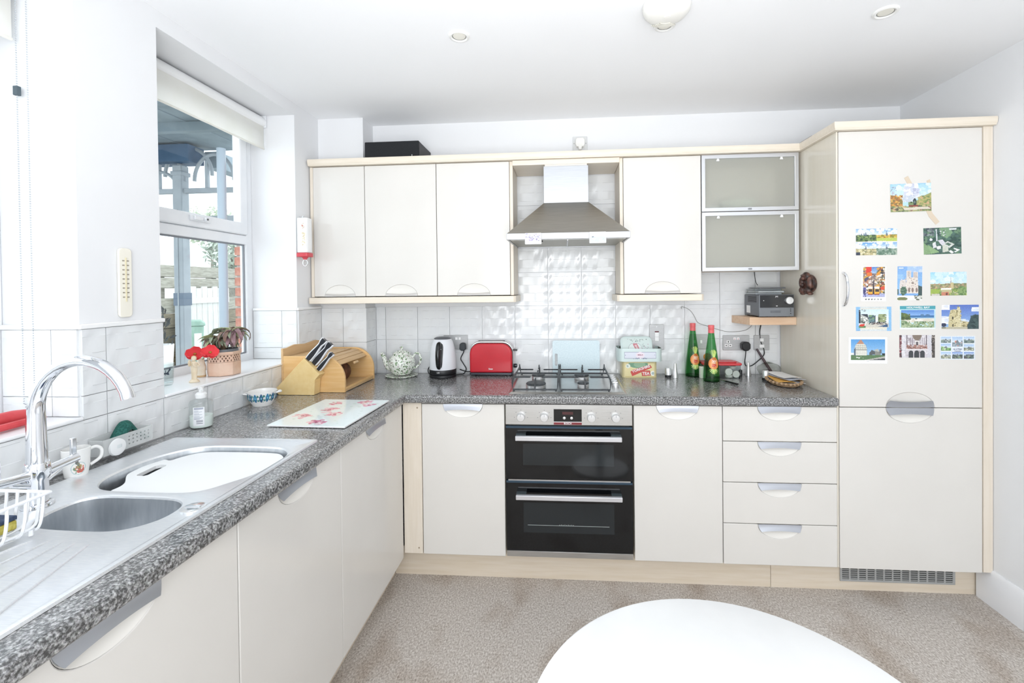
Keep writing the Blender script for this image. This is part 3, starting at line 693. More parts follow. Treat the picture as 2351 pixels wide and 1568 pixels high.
obj('overflow_knob', MB().lathe([(.026, ZS-.003), (.026, ZS+.0005), (.022, ZS+.002), (.0001, ZS+.0012)], (-.172, -1.14, 0), 28, sx=.95).box(-.190, -.154, -1.1425, -1.1375, ZS+.001, ZS+.004), mat('polished_steel', 'E8EAEC', .15, .9), t)
for a, b in (((-.43, -1.285), (-.55, -1.62)), ((-.392, -1.285), (-.46, -1.62)), ((-.355, -1.28), (-.37, -1.62)), ((-.325, -1.28), (-.29, -1.62)), ((-.295, -1.285), (-.225, -1.60)), ((-.262, -1.29), (-.185, -1.53))):
    m = MB().tube([(a[0], a[1], ZS-.0036), (a[0]*.95+b[0]*.05, a[1]*.95+b[1]*.05, ZS-.0028), (b[0], b[1], ZS-.0028)], [.001, .003, .003], 8)
    obj('drainer_rib', m, M_SINK, t)
# white board lying over the main bowl
bp = [(-.497, -1.03), (-.500, -1.0), (-.512, -.975), (-.545, -.94), (-.560, -.915), (-.566, -.865), (-.566, -.823), (-.548, -.812), (-.524, -.818), (-.513, -.79), (-.490, -.758), (-.455, -.745), (-.375, -.741), (-.25, -.744), (-.205, -.760), (-.176, -.80), (-.171, -.868), (-.178, -.94), (-.21, -1.0), (-.24, -1.03), (-.28, -1.048), (-.361, -1.05), (-.46, -1.045)]
bm = bmesh.new(); zb = .897
sl = [(-.527, -.925), (-.533, -.86), (-.527, -.85), (-.508, -.85), (-.500, -.86), (-.494, -.925), (-.500, -.932), (-.52, -.932)]
a, ea = ring([(p[0], p[1], zb) for p in catmull([(x, y, 0) for x, y in bp], 3)]); b, eb = ring([(x, y, zb) for x, y in sl])
r_ = bmesh.ops.triangle_fill(bm, use_beauty=True, edges=ea+eb); top = [g for g in r_['geom'] if isinstance(g, bmesh.types.BMFace)]
ex = bmesh.ops.extrude_face_region(bm, geom=bm.faces[:]); bmesh.ops.translate(bm, verts=[g for g in ex['geom'] if isinstance(g, bmesh.types.BMVert)], vec=(0, 0, -.011))
bmesh.ops.translate(bm, verts=bm.verts, vec=(.37, .9, -zb+.011)); bmesh.ops.recalc_face_normals(bm, faces=bm.faces)
me = bpy.data.meshes.new('sink_board'); bm.to_mesh(me); bm.free(); me.materials.append(mat('white_board', 'F4F6F7', .45))
o = link('sink_board', me, None, (-.37, -.9, zb-.011)); md = o.modifiers.new('bevel', 'BEVEL'); md.width = .002; md.segments = 2; md.limit_method = 'ANGLE'
tag(o, 'white plastic chopping board with a slot handle lying in the main sink bowl', 'chopping board')

# ---- swan-neck mixer tap
t = thing('mixer_tap', 'chrome swan-neck mixer tap with two lever arms behind the sink', 'tap', (-.556, -1.145, .9135))
TY = -1.145
obj('base_ring', MB().lathe([(.029, .914), (.028, .919), (.024, .921)], (-.556, TY, 0), 28), M_CHROME, t)
obj('body', MB().lathe([(.019, .92), (.019, .975), (.0235, .982), (.0235, 1.012), (.021, 1.016)], (-.556, TY, 0), 28), M_CHROME, t)
sp = [(-.556, 1.014, .0195), (-.556, 1.07, .018), (-.556, 1.13, .0165)]
for k in range(1, 17):
    a = PI-k/16*math.radians(156); sp.append((-.436+.120*math.cos(a), 1.135+.122*math.sin(a), .0160-.003*min(1, k/6)))
sp.append((-.3215, 1.168, .0135))
obj('spout', MB().tube([(x, TY, z) for x, z, r in sp], [r for x, z, r in sp], 20), M_CHROME, t, ang=50)
for s in (1, -1):
    l = obj('lever_arm', MB().tube([(-.556, TY+s*.018, .990), (-.556, TY+s*.05, .993), (-.552, TY+s*.085, .998)], [.0105, .0105, .0105], 16).tube([(-.556, TY+s*.012, .965), (-.556, TY+s*.05, .983)], .006, 12), M_CHROME, t, ang=50)
    obj('lever_tab', MB().box(-.559, -.551, TY+s*.078-.006, TY+s*.078+.006, 1.004, 1.048), M_CHROME, l, .002)

# ================================================================== THINGS ON THE WORKTOP
Z0 = .9115
# ---- bread bin with a half-open tambour front
t = thing('bread_bin', 'wooden roll-top bread bin with its slatted front half open, in the corner', 'bread bin', (-.54, .195, Z0))
M_BEECH = noisy('honey_beech', 'E3B678', 'EBC48C', 7, .4, stretch=(1, 12, 12), lo=.3, hi=.7)
M_BEECHV = noisy('aged_beech', 'D2AE7E', 'DFBD90', 7, .45, stretch=(12, 1, 12), lo=.3, hi=.7)
ep = [(-.70, .912), (-.387, .912), (-.387, .95)]+[(-.50+.113*math.cos(q), .972+.118*math.sin(q)) for q in [PI/2*k/10 for k in range(11)]]+[(-.70, 1.09)]
for y in (.02, .356): obj('end_panel', MB().prism(ep, 'y', y, y+.014), M_BEECH, t, .0015)
obj('back_panel', MB().prism([(.02, .912), (.37, .912), (.37, 1.128), (.32, 1.136), (.22, 1.128), (.12, 1.136), (.05, 1.126), (.02, 1.128)], 'x', -.711, -.7005), M_BEECHV, t, .002)
obj('base_board', MB().box(-.70, -.389, .0345, .3555, .914, .924), M_BEECHV, t, .001)
obj('front_sill', MB().box(-.402, -.388, .0345, .3555, .9242, .934), M_BEECH, t, .001)
n_s = 15
for k in range(n_s):
    if k < 6: x, z, q = -.69+.03*k+.012, 1.081, 0
    else: q = (k-5)*.255; x, z = -.512+.109*math.sin(min(q, 1.5)), .972+.109*math.cos(min(q, 1.5))
    if k > 8: break
    s = MB().box(-.0132, .0132, .0345, .3555, -.004, .004).xf(Matrix.Translation((x, 0, z)) @ Matrix.Rotation(q, 4, 'Y'))
    sl_ = obj('slat', s, M_BEECHV, t, .002)
obj('pull_knob', MB().box(-.0065, .0065, .17, .215, .0042, .014).xf(Matrix.Translation((x, 0, z)) @ Matrix.Rotation(q, 4, 'Y')), M_BEECHV, sl_, .003)
solo('bread_loaf', MB().grid(20, 12, lambda u, v: (.055*math.cos(2*PI*u)*(1-.5*abs(2*v-1)**4), (v-.5)*.17, max(0, .05+.055*math.sin(2*PI*u)*(1-.35*abs(2*v-1)**3))), True), noisy('crust', '5A3521', '7A4B30', 30, .7), 'dark brown loaf inside the half-open bread bin', 'bread', (-.52, .21, .9245), .1)

# ---- knife block
t = thing('knife_block', 'angled beech knife block holding four black and white knives', 'knife block', (-.6, -.0, Z0))
obj('block', MB().prism([(-.690, .912), (-.708, .938), (-.560, 1.089), (-.484, 1.010), (-.507, .985), (-.512, .912)], 'y', -.036, .016), noisy('yellow_beech', 'EACB8C', 'F0D59C', 6, .4, stretch=(8, 1, 8), lo=.3, hi=.7), t, .0015)
dr = Vector((.66, 0, .75)).normalized(); nn = Vector((dr.z, 0, -dr.x))
def knife(x, z, y, L, wd):
    b = Vector((x, y, z)); N = 9
    def prof(off, inset):
        a = []; c = []
        for i in range(N):
            q = i/(N-1); wv = wd*(.5+.10*math.sin(PI*q*1.7+.5)+(.15 if q > .85 else 0))-inset
            p = b+dr*(L*q); a.append(p+nn*wv); c.append(p-nn*wv)
        return a, c
    def slab(hw, inset, ofy):
        a, c = prof(0, inset); poly = a+c[::-1]; n = len(poly); m = MB()
        vs = [p+Vector((0, -hw, 0)) for p in poly]+[p+Vector((0, hw, 0)) for p in poly]
        return m.add(vs, [tuple(range(n)), tuple(range(2*n-1, n-1, -1))]+[(i, (i+1) % n, n+(i+1) % n, n+i) for i in range(n)])
    k = obj('knife_handle', slab(.009, 0, 0), mat('white_handle', 'EDEEF2', .35), t, .003)
    obj('black_grip', slab(.0112, wd*.19, 0), mat('navy_black_grip', '23262D', .45), k, .002)
    obj('blade', MB().tube([b-dr*.05, b-dr*.001], .0045, 6, flat=.25), M_CHROME, k)
knife(-.548, 1.080, -.018, .128, .028); knife(-.527, 1.058, -.004, .130, .03)
knife(-.540, 1.071, .006, .12, .026); knife(-.500, 1.030, -.012, .105, .022)

# ---- small china bowl with a blue flower band
t = thing('soup_bowl', 'white two-handled china bowl with a blue and teal flower band', 'bowl', (-.646, -.215, Z0))
obj('body', MB().lathe([(.0001, .006), (.032, .006), (.034, .0), (.038, .0), (.042, .010), (.055, .032), (.059, .062), (.057, .0625), (.053, .034), (.035, .012), (.0001, .010)], seg=40), M_CERAM, t, local=True)
cv = CV(150, 18, 'F4F5F4')
for k in range(15):
    cx = (k+.5)/15
    for dx, dy in ((-.012, 0), (.012, 0), (0, -.3), (0, .3)): cv.ell(cx+dx, .5+dy, .011, .22, '3E86B0' if k % 2 else '2E5F86')
    cv.ell(cx, .5, .008, .15, '7FC3D9'); cv.ell(cx+.028, .25, .01, .14, '3F7F78'); cv.ell(cx+.035, .75, .012, .12, '4E9C94')
cv.blobs(0, 0, 1, 1, ['2F4F6E', '5FB3B5', '3A6E62', '6A7F4A'], 130, .006)
def bandf(u, v, R0=.0505, R1=.0600, z0=.020, z1=.057): a = 2*PI*u; z = z0+(z1-z0)*v; r = float(np.interp(z, [.010, .032, .062], [.042, .055, .059]))+.0006; return (r*math.cos(a), r*math.sin(a), z)
o = link('flower_band', print_mesh('flower_band', cv, bandf, skip='F4F5F4'), t)
for s in (1, -1): obj('handle', MB().tube(catmull([(s*.057*math.cos(.3)*.97, -.017*0-.014, .052), (s*.068, -.012, .055), (s*.073, 0, .053), (s*.068, .012, .055), (s*.056, .014, .052)], 4, False), .0038, 8), M_CERAM, t, local=True)
for o in t.children:
    if o.name.startswith('handle'): o.rotation_euler = (0, 0, .45)

# ---- glass worktop saver with roses
cv = CV(110, 140, 'EAF5F6')
for x, y, s in ((.70, .10, 1.2), (.82, .22, 1.1), (.30, .18, 1.), (.40, .45, 1.35), (.58, .60, 1.15), (.20, .68, 1.35), (.55, .88, 1.35)):
    for k in range(26):
        a = cv.r.uniform(0, 2*PI); d = cv.r.uniform(0, .085)*s; c = ['E7A9BC', 'D98AA3', 'F1C6D2', 'C96F8C', 'F4D9E0'][cv.r.randint(5)]
        cv.ell(x+d*math.cos(a), y+d*.8*math.sin(a), .026*s, .017*s, c)
    cv.ell(x, y, .018*s, .014*s, 'B4607C')
cv.blobs(.05, .05, .95, .95, ['D5EAE4', 'DCEFEA', 'CFE3DE'], 60, .02)
GW, GH = .302, .388
o = link('glass_worktop_saver', print_mesh('glass_worktop_saver', cv, lambda u, v: (u*GW-GW/2, v*GH-GH/2, .005), lambda u, v: (u*GW-GW/2, v*GH-GH/2, 0), m=mk_print('printed_glass', .06)), None, (-.2555, -.338, Z0+.0025), -.03)
tag(o, 'pale glass worktop saver printed with pink roses, lying beside the sink', 'chopping board')
for x in (-.13, .13):
    for y in (-.17, .17): obj('foot', MB().lathe([(.007, -.0024), (.007, 0)], (x, y, 0), 10), M_WHITEP, o, local=True)

# ---- washing-up soap pump
t = thing('soap_bottle', 'clear pump bottle a third full of pale green hand soap', 'soap dispenser', (-.664, -.532, Z0))
obj('bottle', MB().lathe([(.0001, .001), (.036, .001), (.039, .006), (.039, .088), (.036, .098), (.016, .106), (.0155, .112)], seg=32, sx=1, sy=.9), glassy('clear_plastic', 'FAFCFC', .1, .1), t, local=True)
obj('liquid', MB().lathe([(.0001, .003), (.035, .003), (.0375, .008), (.0375, .044), (.0001, .0445)], seg=32, sy=.9), mat('mint_soap', 'EDF6F1', .3), t, local=True)
cv = CV(20, 34, 'EEF1F4').rect(.1, .03, .9, .12, 'A9AEBD')
for k in range(10): cv.rect(.1, .18+.05*k, .5+.04*((k*7) % 10), .205+.05*k, 'B9BECB')
for k in range(5): cv.rect(.3, .72+.045*k, .85, .745+.045*k, '4B5162')
def lab(u, v): a = -1.62+u*.95; return (.0396*math.cos(a), .0396*.9*math.sin(a), .012+.068*v)
link('label_print', print_mesh('label_print', cv, lab), t)
obj('pump', MB().lathe([(.0175, .108), (.0185, .112), (.0185, .122), (.014, .128), (.007, .130), (.007, .140), (.010, .142), (.010, .148), (.0001, .149)], seg=24).tube([(0, 0, .145), (.02, -.02, .145), (.026, -.026, .141)], .0045, 10), M_WHITEP, t, local=True)

# ---- sponge tray on the tiles
t = thing('sponge_tray', 'clear plastic suction tray on the tiles holding a green scourer', 'sponge holder', (-.68, -.81, .932))
M_CLEAR = glassy('cloudy_plastic', 'F4F7F7', .1, .15)
def milky(name, f):
    m = mat(name, 'EDF0F0', .3); nt = m.node_tree; b = nt.nodes['Principled BSDF']; tr = nt.nodes.new('ShaderNodeBsdfTransparent'); mx = nt.nodes.new('ShaderNodeMixShader'); mx.inputs[0].default_value = f
    nt.links.new(b.outputs[0], mx.inputs[1]); nt.links.new(tr.outputs[0], mx.inputs[2]); nt.links.new(mx.outputs[0], nt.nodes['Material Output'].inputs[0]); return m
M_MILKY = milky('milky_clear_plastic', .55)
bx = MB(); y0, y1 = -.895, -.735
bx.box(-.708, -.662, y0, y1, .932, .9345).box(-.708, -.7055, y0, y1, .9345, .986).box(-.708, -.662, y0, y0+.0025, .9345, .980).box(-.708, -.662, y1-.0025, y1, .9345, .980)
bx.plate([y0+.003]+[y0+.078+.013*k+d for k in range(6) for d in (0, .005)]+[y1-.003], [.9345, .9435, .9475, .9555, .9595, .966, .970, .980], lambda y, z: not (((y-y0-.078) % .013) < .005 and y > y0+.078 and y < y1-.008 and (.9435 < z < .9475 or .9555 < z < .9595 or .966 < z < .970)), lambda y, z, q: (-.6645+.0025*q, y, z))
obj('basket', bx, M_MILKY, t)
for k in range(1): obj('suction_cup', MB().lathe([(.026, -.661), (.024, -.656), (.010, -.653), (.0001, -.653)], (0, -.855, .949), 28, 'x'), mat('milky_plastic', 'EEF0F1', .25), t)
obj('cup_tab', MB().box(-.6535, -.6515, -.862, -.848, .947, .957), M_CLEAR, t, .001)
sc = MB().grid(16, 9, lambda u, v: (-.703+.034*v+.003*math.sin(7*u), -.840+.095*u, .948+.068*math.sin(PI*min(1, .10+u*.93))*(.80+.2*math.sin(3*v+2*u))+.004*math.sin(9*u+4*v)))
n = len(sc.v); sc.v += [(x, y, z-.012) for x, y, z in sc.v[:n]]; sc.f += [tuple(n+i for i in reversed(f)) for f in list(sc.f)]
rim = list(range(16))+[j*16+15 for j in range(1, 9)]+list(range(8*16+14, 8*16-1, -1))+[j*16 for j in range(7, 0, -1)]
sc.f += [(rim[i], rim[(i+1) % len(rim)], n+rim[(i+1) % len(rim)], n+rim[i]) for i in range(len(rim))]
wsolo('scourer', sc, noisy('green_scourer', '1B4F48', '2B685F', 200, .9, bump=.8), 'dark green scouring pad sticking up out of the clear tray', 'scourer')

# ---- mug with a cockerel
t = thing('mug', 'white mug painted with a red and green cockerel behind the tap', 'mug', (-.655, -.975, Z0))
obj('body', MB().lathe([(.0001, .004), (.021, .004), (.022, 0), (.024, .002), (.028, .03), (.030, .076), (.0287, .077), (.0265, .035), (.022, .008), (.0001, .008)], seg=36), M_CERAM, t, local=True)
cv = CV(30, 36, 'F3F3F1')
cv.ell(.5, .62, .43, .34, 'BFD3D4').ell(.5, .62, .38, .30, 'F1EFEA').ell(.60, .70, .24, .17, 'CF6A5E').ell(.36, .62, .15, .12, '7C9A7A').ell(.55, .52, .16, .10, 'B9A36E').ell(.42, .25, .09, .16, '6F7370').ell(.5, .40, .08, .10, '8A8C7C').blobs(.2, .45, .85, .88, ['F0E2D8', '5F8B6C', 'D9867A', '8B6F5A'], 30, .05)
def mgf(u, v): a = -.55+u*1.3-.65; z = .007+.052*v; r = float(np.interp(z, [.002, .03, .076], [.024, .028, .030]))+.0005; return (r*math.cos(a), r*math.sin(a), z)
link('cockerel_print', print_mesh('cockerel_print', cv, mgf, skip='F3F3F1'), t)
obj('handle', MB().tube(catmull([(.010, .025, .066), (.016, .040, .068), (.020, .051, .056), (.018, .048, .034), (.012, .026, .022)], 5, False), .0042, 10), M_CERAM, t, local=True)
t = thing('plug_pot', 'little white ribbed pot standing on the worktop behind the tap lever', 'pot', (-.675, -1.045, Z0))
obj('body', MB().lathe([(.0001, 0), (.015, 0), (.016, .002), (.0145, .006), (.016, .010), (.0145, .014), (.016, .018), (.016, .034), (.0001, .035)], seg=20), mat('off_white_plastic', 'E7E8E2', .4), t, local=True)
obj('knob', MB().lathe([(.004, .035), (.004, .039), (.0001, .040)], seg=10), mat('brown_knob', '8B857A', .5), t, local=True)

# ---- wire caddy with a yellow sponge
t = thing('wire_caddy', 'white wire sink caddy holding a yellow and blue sponge at the frame edge', 'sink caddy', (-.455, -1.33, .9165))
WC = MB(); xa, xb, ya, yb = -.515, -.392, -1.43, -1.252; zt, zbm = .998, .925; r = .0028
mt = mat('white_coated_wire', 'EEF0F4', .3)
obj('rim_wire', MB().tube([(xa, ya, zt), (xb, ya, zt), (xb, yb, zt), (xa, yb, zt)], .0036, 8, True), mt, t)
for k in range(6):
    y = ya+.012+(yb-ya-.024)*k/5
    obj('wire', MB().tube(catmull([(xb, y, zt), (xb-.004, y, .955), (xb-.018, y, zbm), (-.4535, y, zbm-.002), (xa+.018, y, zbm), (xa+.004, y, .955), (xa, y, zt)], 4, False), r, 6), mt, t)
for k in range(4):
    x = xa+.024+(xb-xa-.048)*k/3
    obj('wire', MB().tube(catmull([(x, ya, zt), (x, ya+.004, .955), (x, ya+.016, zbm+.004), (x, (ya+yb)/2, zbm+.002), (x, yb-.016, zbm+.004), (x, yb-.004, .955), (x, yb, zt)], 4, False), r, 6), mt, t)
for x in (xa+.02, xb-.02):
    for y in (ya+.02, yb-.02): obj('foot', MB().tube([(x, y, .9165), (x, y, .927)], .004, 8), mt, t)
t = thing('sponge', 'yellow washing-up sponge with a dark blue scourer side inside the wire caddy', 'sponge', (-.46, -1.32, .931))
obj('foam', MB().box(-.492, -.437, -1.40, -1.275, .931, .951), noisy('yellow_foam', 'B9AC4E', 'CFC36A', 120, .9, bump=.6), t, .004)
obj('scourer_side', MB().box(-.492, -.437, -1.40, -1.275, .9513, .960), noisy('navy_pad', '2F3B52', '3E4C66', 150, .9, bump=.6), t, .002)

# ---- teapot on its stand
M_IVY = noisy('ivy_china', 'EEF3E8', '6E8A66', 52, .16, lo=.56, hi=.63, detail=3.)
def ivy():
    m = mat('leaf_sprig_china', 'EEF2E8', .16); nt = m.node_tree; N = nt.nodes; L = nt.links; b = N['Principled BSDF']
    tc = N.new('ShaderNodeTexCoord'); cur = None
    for sc_, c, th, seed in ((62, '86A07C', .36, 0), (85, '59604F', .27, 3), (70, 'BFA9B0', .24, 7)):
        mp = N.new('ShaderNodeMapping'); mp.inputs['Location'].default_value = (seed, seed*2, seed); L.new(tc.outputs['Object'], mp.inputs[0])
        nz = N.new('ShaderNodeTexNoise'); nz.inputs['Scale'].default_value = 60; L.new(mp.outputs[0], nz.inputs[0])
        mxv = N.new('ShaderNodeMix'); mxv.data_type = 'VECTOR'; mxv.inputs[0].default_value = .02; L.new(mp.outputs[0], mxv.inputs[4]); L.new(nz.outputs['Color'], mxv.inputs[5])
        v = N.new('ShaderNodeTexVoronoi'); v.inputs['Scale'].default_value = sc_; L.new(mxv.outputs[1], v.inputs[0])
        r = N.new('ShaderNodeMath'); r.operation = 'LESS_THAN'; r.inputs[1].default_value = th; L.new(v.outputs['Distance'], r.inputs[0])
        mx = N.new('ShaderNodeMix'); mx.data_type = 'RGBA'; L.new(r.outputs[0], mx.inputs[0])
        if cur: L.new(cur, mx.inputs[6])
        else: mx.inputs[6].default_value = (*lin('EFF3EA'), 1)
        mx.inputs[7].default_value = (*lin(c), 1); cur = mx.outputs[2]
    L.new(cur, b.inputs['Base Color']); return m
M_IVY = ivy()
t = thing('teapot', 'round cream teapot covered in small green leaf sprigs', 'teapot', (-.260, .455, Z0+.010))
obj('body', MB().lathe([(.0001, .002), (.042, .002), (.046, 0), (.050, .004), (.068, .026), (.078, .055), (.0765, .078), (.066, .100), (.05, .114), (.046, .118), (.0001, .119)], seg=40), M_IVY, t, local=True)
l = obj('lid', MB().lathe([(.051, .1155), (.052, .119), (.044, .127), (.026, .136), (.010, .139), (.0001, .1395)], seg=36), M_IVY, t, local=True)
obj('lid_knob', MB().lathe([(.006, .139), (.006, .143), (.010, .148), (.011, .153), (.008, .159), (.0001, .161)], seg=20), M_IVY, l, local=True)
obj('spout', MB().tube(catmull([(-.058, 0, .032), (-.082, 0, .042), (-.098, 0, .070), (-.108, 0, .100), (-.122, 0, .122)], 5, False), [.021-.0006*i for i in range(21)], 14), M_IVY, t, local=True)
obj('handle', MB().tube(catmull([(.064, 0, .096), (.084, 0, .120), (.102, 0, .118), (.113, 0, .093), (.106, 0, .062), (.086, 0, .040), (.070, 0, .036)], 5, False), .0062, 10), M_IVY, t, local=True)
S_ = MB(); st = [(.02, .0035), (.06, .0035), (.080, .0045), (.090, .0095), (.092, .0075), (.084, .001), (.06, 0), (.02, 0)]
S_.v = []; n = 80
for i, (r, z) in enumerate(st):
    for k in range(n):
        a = 2*PI*k/n; q = r*(1+(.022*math.cos(20*a) if r > .082 else 0)); S_.v.append((q*math.cos(a), q*math.sin(a), z))
S_.f = [(i*n+k, i*n+(k+1) % n, (i+1)*n+(k+1) % n, (i+1)*n+k) for i in range(len(st)-1) for k in range(n)]+[tuple(range(n-1, -1, -1)), tuple((len(st)-1)*n+k for k in range(n))]
solo('teapot_stand', S_, M_IVY, 'scalloped cream leaf-sprig stand underneath the teapot', 'trivet', (-.258, .441, Z0))

# ---- kettle
t = thing('kettle', 'white cordless jug kettle with a black handle and black base', 'kettle', (-.012, .435, Z0))
obj('power_base', MB().lathe([(.0001, 0), (.072, 0), (.076, .004), (.076, .016), (.070, .019), (.0001, .019)], seg=40), M_BLACK, t, local=True)
obj('black_band', MB().lathe([(.0745, .0195), (.0765, .024), (.0765, .044), (.0755, .046)], seg=40), M_BLACK, t, local=True)
obj('jug', MB().lathe([(.0755, .0465), (.0762, .06), (.0745, .11), (.068, .165), (.058, .200), (.052, .212), (.049, .216)], seg=48), mat('kettle_white', 'E9EBF0', .25), t, local=True)
obj('lid', MB().lathe([(.049, .2165), (.047, .221), (.036, .227), (.0001, .2295)], seg=40), mat('smoke_lid', '5B5E63', .3), t, local=True)
obj('handle_well', MB().grid(15, 12, lambda u, v: ((u-.5)*(.046-.012*(1-v))*math.sqrt(max(.02, 1-abs(2*v-1)**5)), -(.0775-.013*max(0, (v-.30))*1.9)*math.cos((u-.5)*.55)-.0012, .052+.152*v)), M_BLACK, t, local=True)
obj('handle', MB().tube(catmull([(0, -.066, .197), (0, -.084, .192), (0, -.096, .165), (0, -.101, .12), (0, -.096, .08), (0, -.083, .062)], 5, False), [.010+.004*math.sin(PI*i/25) for i in range(26)], 12), mat('gloss_black', '121315', .18), t, local=True)
text('lettering', 'UO', .011, W_INK, t, at(-.006, -.0772, .034))
obj('power_cord', MB().tube(catmull([(.070, .02, .004), (.09, .04, .004), (.108, .06, .006), (.118, .078, .03), (.10, .084, .06), (.085, .084, .09), (.104, .080, .130), (.106, .068, .150)], 6, False), .003, 8), M_BLACK, t, local=True)
obj('flex_end', MB().tube(catmull([(-.07, .03, .004), (-.092, .03, .012), (-.098, .04, .035), (-.085, .06, .055), (-.06, .07, .05)], 6, False), .003, 8), M_BLACK, t, local=True)
obj('plug', MB().prism([(.082, .147), (.094, .138), (.108, .138), (.120, .147), (.118, .176), (.110, .184), (.092, .184), (.084, .176)], 'y', .058, .0905), mat('charcoal_plug', '33393D', .5), t, .004, local=True)

# ---- toaster
t = thing('toaster', 'glossy red two-slice toaster with chrome ends', 'toaster', (.262, .49, Z0))
def tp(w, h, z0=.018, r=.062):
    return [(-w/2, z0), (w/2, z0), (w/2, h-r)]+[(w/2-r+r*math.cos(q), h-r+r*math.sin(q)) for q in [PI/2*k/8 for k in range(1, 9)]]+[(-w/2+r-r*math.sin(q), h-r+r*math.cos(q)) for q in [PI/2*k/8 for k in range(0, 9)]]
M_RED = noisy('toaster_red', 'C4202F', 'CC2634', 5, .14)
obj('front_shell', MB().prism(tp(.246, .186), 'y', -.035, -.012), M_RED, t, .009, 4, local=True)
obj('back_shell', MB().prism(tp(.246, .186), 'y', .026, .044), M_RED, t, .009, 4, local=True)
obj('seam_band', MB().prism(tp(.250, .189, .016), 'y', -.0125, -.009), mat('dark_seam', '3A1216', .3), t, local=True)
c = obj('chrome_body', MB().prism(tp(.252, .197, .018, .060), 'y', -.009, .026), mat('chrome_satin', 'E4E5E6', .28, .7), t, .004, local=True)
for y in (-.001, .014): obj('bread_slot', MB().box(-.078, .078, y-.0035, y+.0035, .1965, .1976), M_DARK, c, local=True)
obj('base', MB().prism(rr(-.124, .124, -.037, .045, .01), 'z', .006, .0178), mat('toaster_base', '3A3C45', .3), t, local=True)
for x in (-.10, .10):
    for y in (-.025, .03): obj('foot', MB().lathe([(.007, 0), (.007, .006)], (x, y, 0), 10), M_BLACK, t, local=True)
obj('lever', MB().box(.1255, .149, .001, .017, .138, .148), mat('lever_black', '2C2D2F', .3), t, .002, local=True)
obj('dial', MB().lathe([(.010, .1255), (.0115, .128), (.0115, .144), (.009, .147), (.0001, .1475)], (0, .009, .052), 20, 'x'), mat('dial_chrome', '50555A', .2, .8), t, local=True)
obj('toaster_flex', MB().tube(catmull([(-.118, .047, .012), (-.15, .03, .012), (-.175, .015, .022), (-.19, .005, .03)], 5, False), .003, 8), M_BLACK, t, local=True)
text('lettering', 'Swan', .012, W_INK, t, at(0, -.0363, .040), bold=.0004)

# ---- glass board leaning on the tiles behind the hob
bl = rr(-.136, .136, -.0975, .0975, .012)
bm = bmesh.new(); a, ea = ring([(x, 0, z) for x, z in bl]); b, eb = ring([(x, 0, z) for x, z in rr(-.123, -.107, -.048, .022, .0075)])
bmesh.ops.triangle_fill(bm, use_beauty=True, edges=ea+eb); ex = bmesh.ops.extrude_face_region(bm, geom=bm.faces[:]); bmesh.ops.translate(bm, verts=[g for g in ex['geom'] if isinstance(g, bmesh.types.BMVert)], vec=(0, .006, 0))
bmesh.ops.translate(bm, verts=bm.verts, vec=(0, 0, .0975)); bmesh.ops.recalc_face_normals(bm, faces=bm.faces); me = bpy.data.meshes.new('leaning_board'); bm.to_mesh(me); bm.free()
me.materials.append(noisy('textured_pale_glass', 'C9DCE3', 'D3E4EA', 150, .3, bump=.2))
o = link('leaning_board', me, None, (.751, .5115, Z0)); o.rotation_euler = (-.045, 0, 0); tag(o, 'pale blue textured board with a slot handle leaning on the tiles behind the hob', 'chopping board')
# ---- two printed tins, one on the other
def tin_body(t, w, d, h, r, m, z0=0., wall=.0012):
    P = rr(-w/2, w/2, -d/2, d/2, r, 4); Q = rr(-w/2+wall, w/2-wall, -d/2+wall, d/2-wall, r-wall, 4); n = len(P); b = MB()
    b.v = [(x, y, z0) for x, y in P]+[(x, y, z0+h) for x, y in P]+[(x, y, z0+h) for x, y in Q]+[(x, y, z0+.002) for x, y in Q]
    b.f = [(i*n+k, i*n+(k+1) % n, (i+1)*n+(k+1) % n, (i+1)*n+k) for i in range(3) for k in range(n)]+[tuple(range(n-1, -1, -1)), tuple(3*n+k for k in range(n))]
    return obj('body', b, m, t, local=True, ang=50)
t = thing('tea_tin', 'yellow rectangular tea tin with a red ribbon name, under the pale blue tin', 'tin', (1.097, .478, Z0), 0, 'printed tins beside the hob')
tin_body(t, .189, .118, .086, .016, mat('tin_yellow', 'D9CC9C', .28, .15))
cv = CV(90, 44, 'E0D3A0').rect(0, 0, 1, .03, 'B9A86A').rect(0, .93, 1, 1, 'CFC084').ell(.45, .1, .34, .26, '6E9A7C').ell(.5, .12, .2, .2, '8FB091').poly([(.18, .62), (.26, .48), (.86, .12), (.93, .32), (.34, .84), (.24, .92)], 'C4453C').poly([(.56, .55), (.86, .52), (.88, .88), (.58, .92)], 'A9423C').poly([(.58, .58), (.84, .56), (.85, .86), (.60, .89)], 'CB5048').ell(.96, .72, .085, .17, 'F1F1EA').ell(.96, .72, .05, .10, 'A9B9B6').ell(.1, .22, .08, .15, 'E6EAE0').blobs(.05, .15, .15, .3, ['9FB3A6', 'C9D5CC'], 10, .02)
link('front_print', print_mesh('front_print', cv, lambda u, v: ((u-.5)*.157, -.0593, .002+.080*v), m=M_TINPRINT), t)
text('lettering', 'YORKSHIRE', .0195, W_INK, t, Matrix.Translation((.008, -.0598, .049)) @ FRONT @ Matrix.Rotation(.33, 4, 'Z'), bold=.0005)
text('lettering', 'TEA', .022, W_INK, t, at(.034, -.0598, .0225), bold=.0005)
obj('lid', MB().prism(rr(-.0935, .0935, -.058, .058, .015, 4), 'z', .0862, .0905), MATS['tin_yellow'], t, .001, local=True)
t = thing('biscuit_tin', 'pale duck-egg blue open tin with its lid propped inside, on the tea tin', 'tin', (1.098, .468, Z0+.091), .0, 'printed tins beside the hob')
M_DUCK = mat('duck_egg_tin', 'CFDFDD', .3, .1)
b = tin_body(t, .240, .135, .072, .028, M_DUCK)
